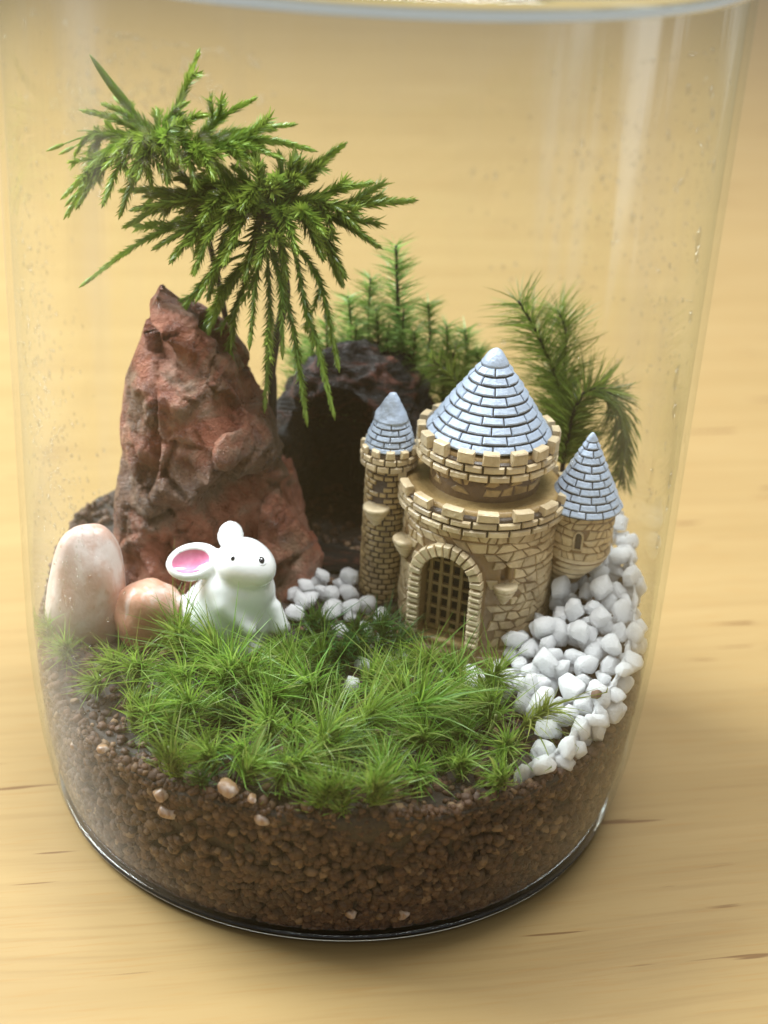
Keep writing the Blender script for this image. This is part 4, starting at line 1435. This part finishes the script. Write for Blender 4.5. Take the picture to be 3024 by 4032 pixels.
def build_trees():
    # the front plant
    Y = 2.0
    hub = at(602, 472, Y)
    base = at(588, 850, 2.1)
    g = np.array([base[0] + .02, 2.1, zsoil(base[0], 2.1) - .1])
    t1 = thing('tree_moss', 'tree-like dark green moss with thick stem beside the dark bark', 'plant', g, 'tree-like moss plants')
    C = catmull([g, base, at(586, 800, 2.08), at(600, 715, 2.05), at(618, 640, 2.02), at(613, 580, 2.0), hub], 7)
    part('stem', *tube(C, list(np.linspace(.085, .06, len(C))), 8), M['stem'], t1)
    F1 = [  # tip x, y, depth offset, sag, kind
        (886, 428, -.2, .06, 0), (786, 403, .1, .10, 0), (730, 324, .3, .12, 0), (712, 345, .8, .1, 0), (612, 333, .5, .05, 0), (553, 328, .2, .02, 0), (812, 537, -.6, .28, 0), (749, 590, -.9, .38, 0),
        (732, 610, -.5, .34, 0), (700, 560, -1.1, .35, 0), (430, 340, .4, .10, 0), (470, 345, .8, .1, 0), (390, 385, .1, .15, 0), (400, 425, -.3, .2, 0), (330, 430, .0, .18, 0), (283, 484, -.2, .25, 0), (275, 405, .3, .2, 0),
        (300, 455, -.6, .25, 0), (337, 540, -.6, .30, 0), (375, 556, -.9, .32, 0), (430, 575, -1.0, .35, 0), (455, 520, -1.2, .3, 0), (510, 370, .5, .1, 0), (480, 560, -1.3, .35, 0), (650, 400, -.8, .25, 0), (670, 380, .2, .12, 0), (640, 540, -1.4, .32, 0), (560, 570, -1.4, .3, 0), (760, 480, -.8, .25, 0), (530, 600, -1.1, .3, 0), (350, 500, .4, .2, 0), (690, 500, -1.2, .3, 0), (590, 400, -.9, .3, 0), (520, 450, -1.2, .32, 0),
        (453, 643, -.9, .5, 0), (412, 525, -.2, .25, 0), (655, 345, .6, .08, 0), (440, 470, -1.0, .3, 0), (615, 585, -1.0, .3, 0), (700, 440, .6, .1, 0)]
    for (x, y, dy, sag, k) in F1:
        alt = at(478, 425, Y + .1)
        kf = rnd.uniform(0, .75) if (x < 520 and y < 600) else rnd.uniform(0, .12)
        h1 = hub * (1 - kf) + alt * kf + rng.normal(0, .06, 3)
        tp_ = at(x + jit(8), y + jit(8), Y + dy)
        frond(t1, h1, tp_, sag * rnd.uniform(.6, 1.3), 'tree' if rnd.random() < .72 else 'treel', .055, .31)
        if kf > .2 and rnd.random() < .8:   # a short side frond
            frond(t1, h1, h1 * .45 + tp_ * .55 + np.array([jit(.4), jit(.4), jit(.35)]), sag * .5, 'tree', .05, .23)
    # long light fronds that hang down
    F2 = [((640, 560), (730, 788), -.9, .35), ((645, 560), (720, 892), -1.1, .45), ((570, 600), (662, 906), -1.2, .35), ((560, 590), (572, 876), -1.2, .25), ((520, 640), (487, 828), -1.1, .25), ((500, 640), (368, 882), -1.2, .4), ((520, 610), (437, 757), -1.0, .3), ((480, 600), (347, 754), -.8, .3), ((560, 560), (610, 760), -1.3, .3), ((470, 470), (184, 611), -.5, .32), ((560, 560), (455, 700), -.6, .2), ((500, 560), (430, 640), -1.2, .25), ((545, 560), (540, 740), -1.4, .2)]
    for (s, e, dy, sag) in F2:
        h0 = at(s[0], s[1], Y + dy * .6) * .6 + hub * .4
        frond(t1, h0, at(e[0], e[1], Y + dy), sag, 'treel', .045, .22)
    # the plant behind it
    Y = 2.5
    hub2 = at(350, 318, Y)
    b2 = at(512, 790, 2.5)
    g2 = np.array([b2[0] + .05, 2.5, zsoil(b2[0], 2.5) - .1])
    t2 = thing('tree_moss', 'tree-like light green moss with thin stem behind the red rock', 'plant', g2, 'tree-like moss plants')
    C = catmull([g2, b2, at(490, 700, 2.5), at(474, 620, 2.5), at(440, 480, 2.5), at(400, 390, 2.5), hub2], 7)
    part('stem', *tube(C, list(np.linspace(.06, .04, len(C))), 8), M['stem'], t2)
    F3 = [(426, 120, .2, .0), (543, 217, -.2, .12), (627, 270, .0, .15), (670, 323, -.3, .22), (564, 355, -.6, .2), (188, 241, -.2, .1), (116, 320, -.3, .22), (151, 434, -.5, .35), (172, 439, -.8, .35), (262, 458, -.9, .4), (421, 400, -1.0, .3), (340, 243, .4, .05), (262, 237, .3, .05), (455, 320, -.5, .2), (230, 360, -.8, .25), (300, 380, -1.1, .25), (520, 290, .4, .12), (480, 230, .5, .1), (400, 260, .6, .05), (290, 300, .7, .05), (360, 390, -1.0, .3), (470, 370, -.4, .2), (210, 300, .5, .1), (250, 330, -.9, .2), (440, 250, -.4, .15), (530, 330, .3, .12), (390, 350, -.8, .2), (600, 310, .4, .15)]
    F3 += [(x + rnd.uniform(-45, 45), y + rnd.uniform(-30, 45), dy + jit(.5), sag) for (x, y, dy, sag) in F3[4:]]
    for (x, y, dy, sag) in F3:
        frond(t2, hub2 + rng.normal(0, .06, 3) + (np.array([.35, 0, -.12]) if x > 450 else 0), at(x, y, Y + dy), sag, 'treel', .048, .27)
    # one broad strap-like frond that sticks straight up
    a, b = at(345, 330, Y), at(193, 117, Y - .1)
    C = catmull([a, a * .55 + b * .45 + np.array([.03, 0, 0]), b * .7 + a * .3, b], 6)
    rad = [.03, .03, .035, .04, .05, .055, .06, .065, .07, .07, .07, .068, .065, .06, .055, .05, .04, .025, .006]
    V, F = tube(C, rad[:len(C)], 8)
    part('frond', V, F, M['treel'], t2)
    frond(t2, a, a * .45 + b * .55, .0, 'treel', .046, .15)
build_trees()
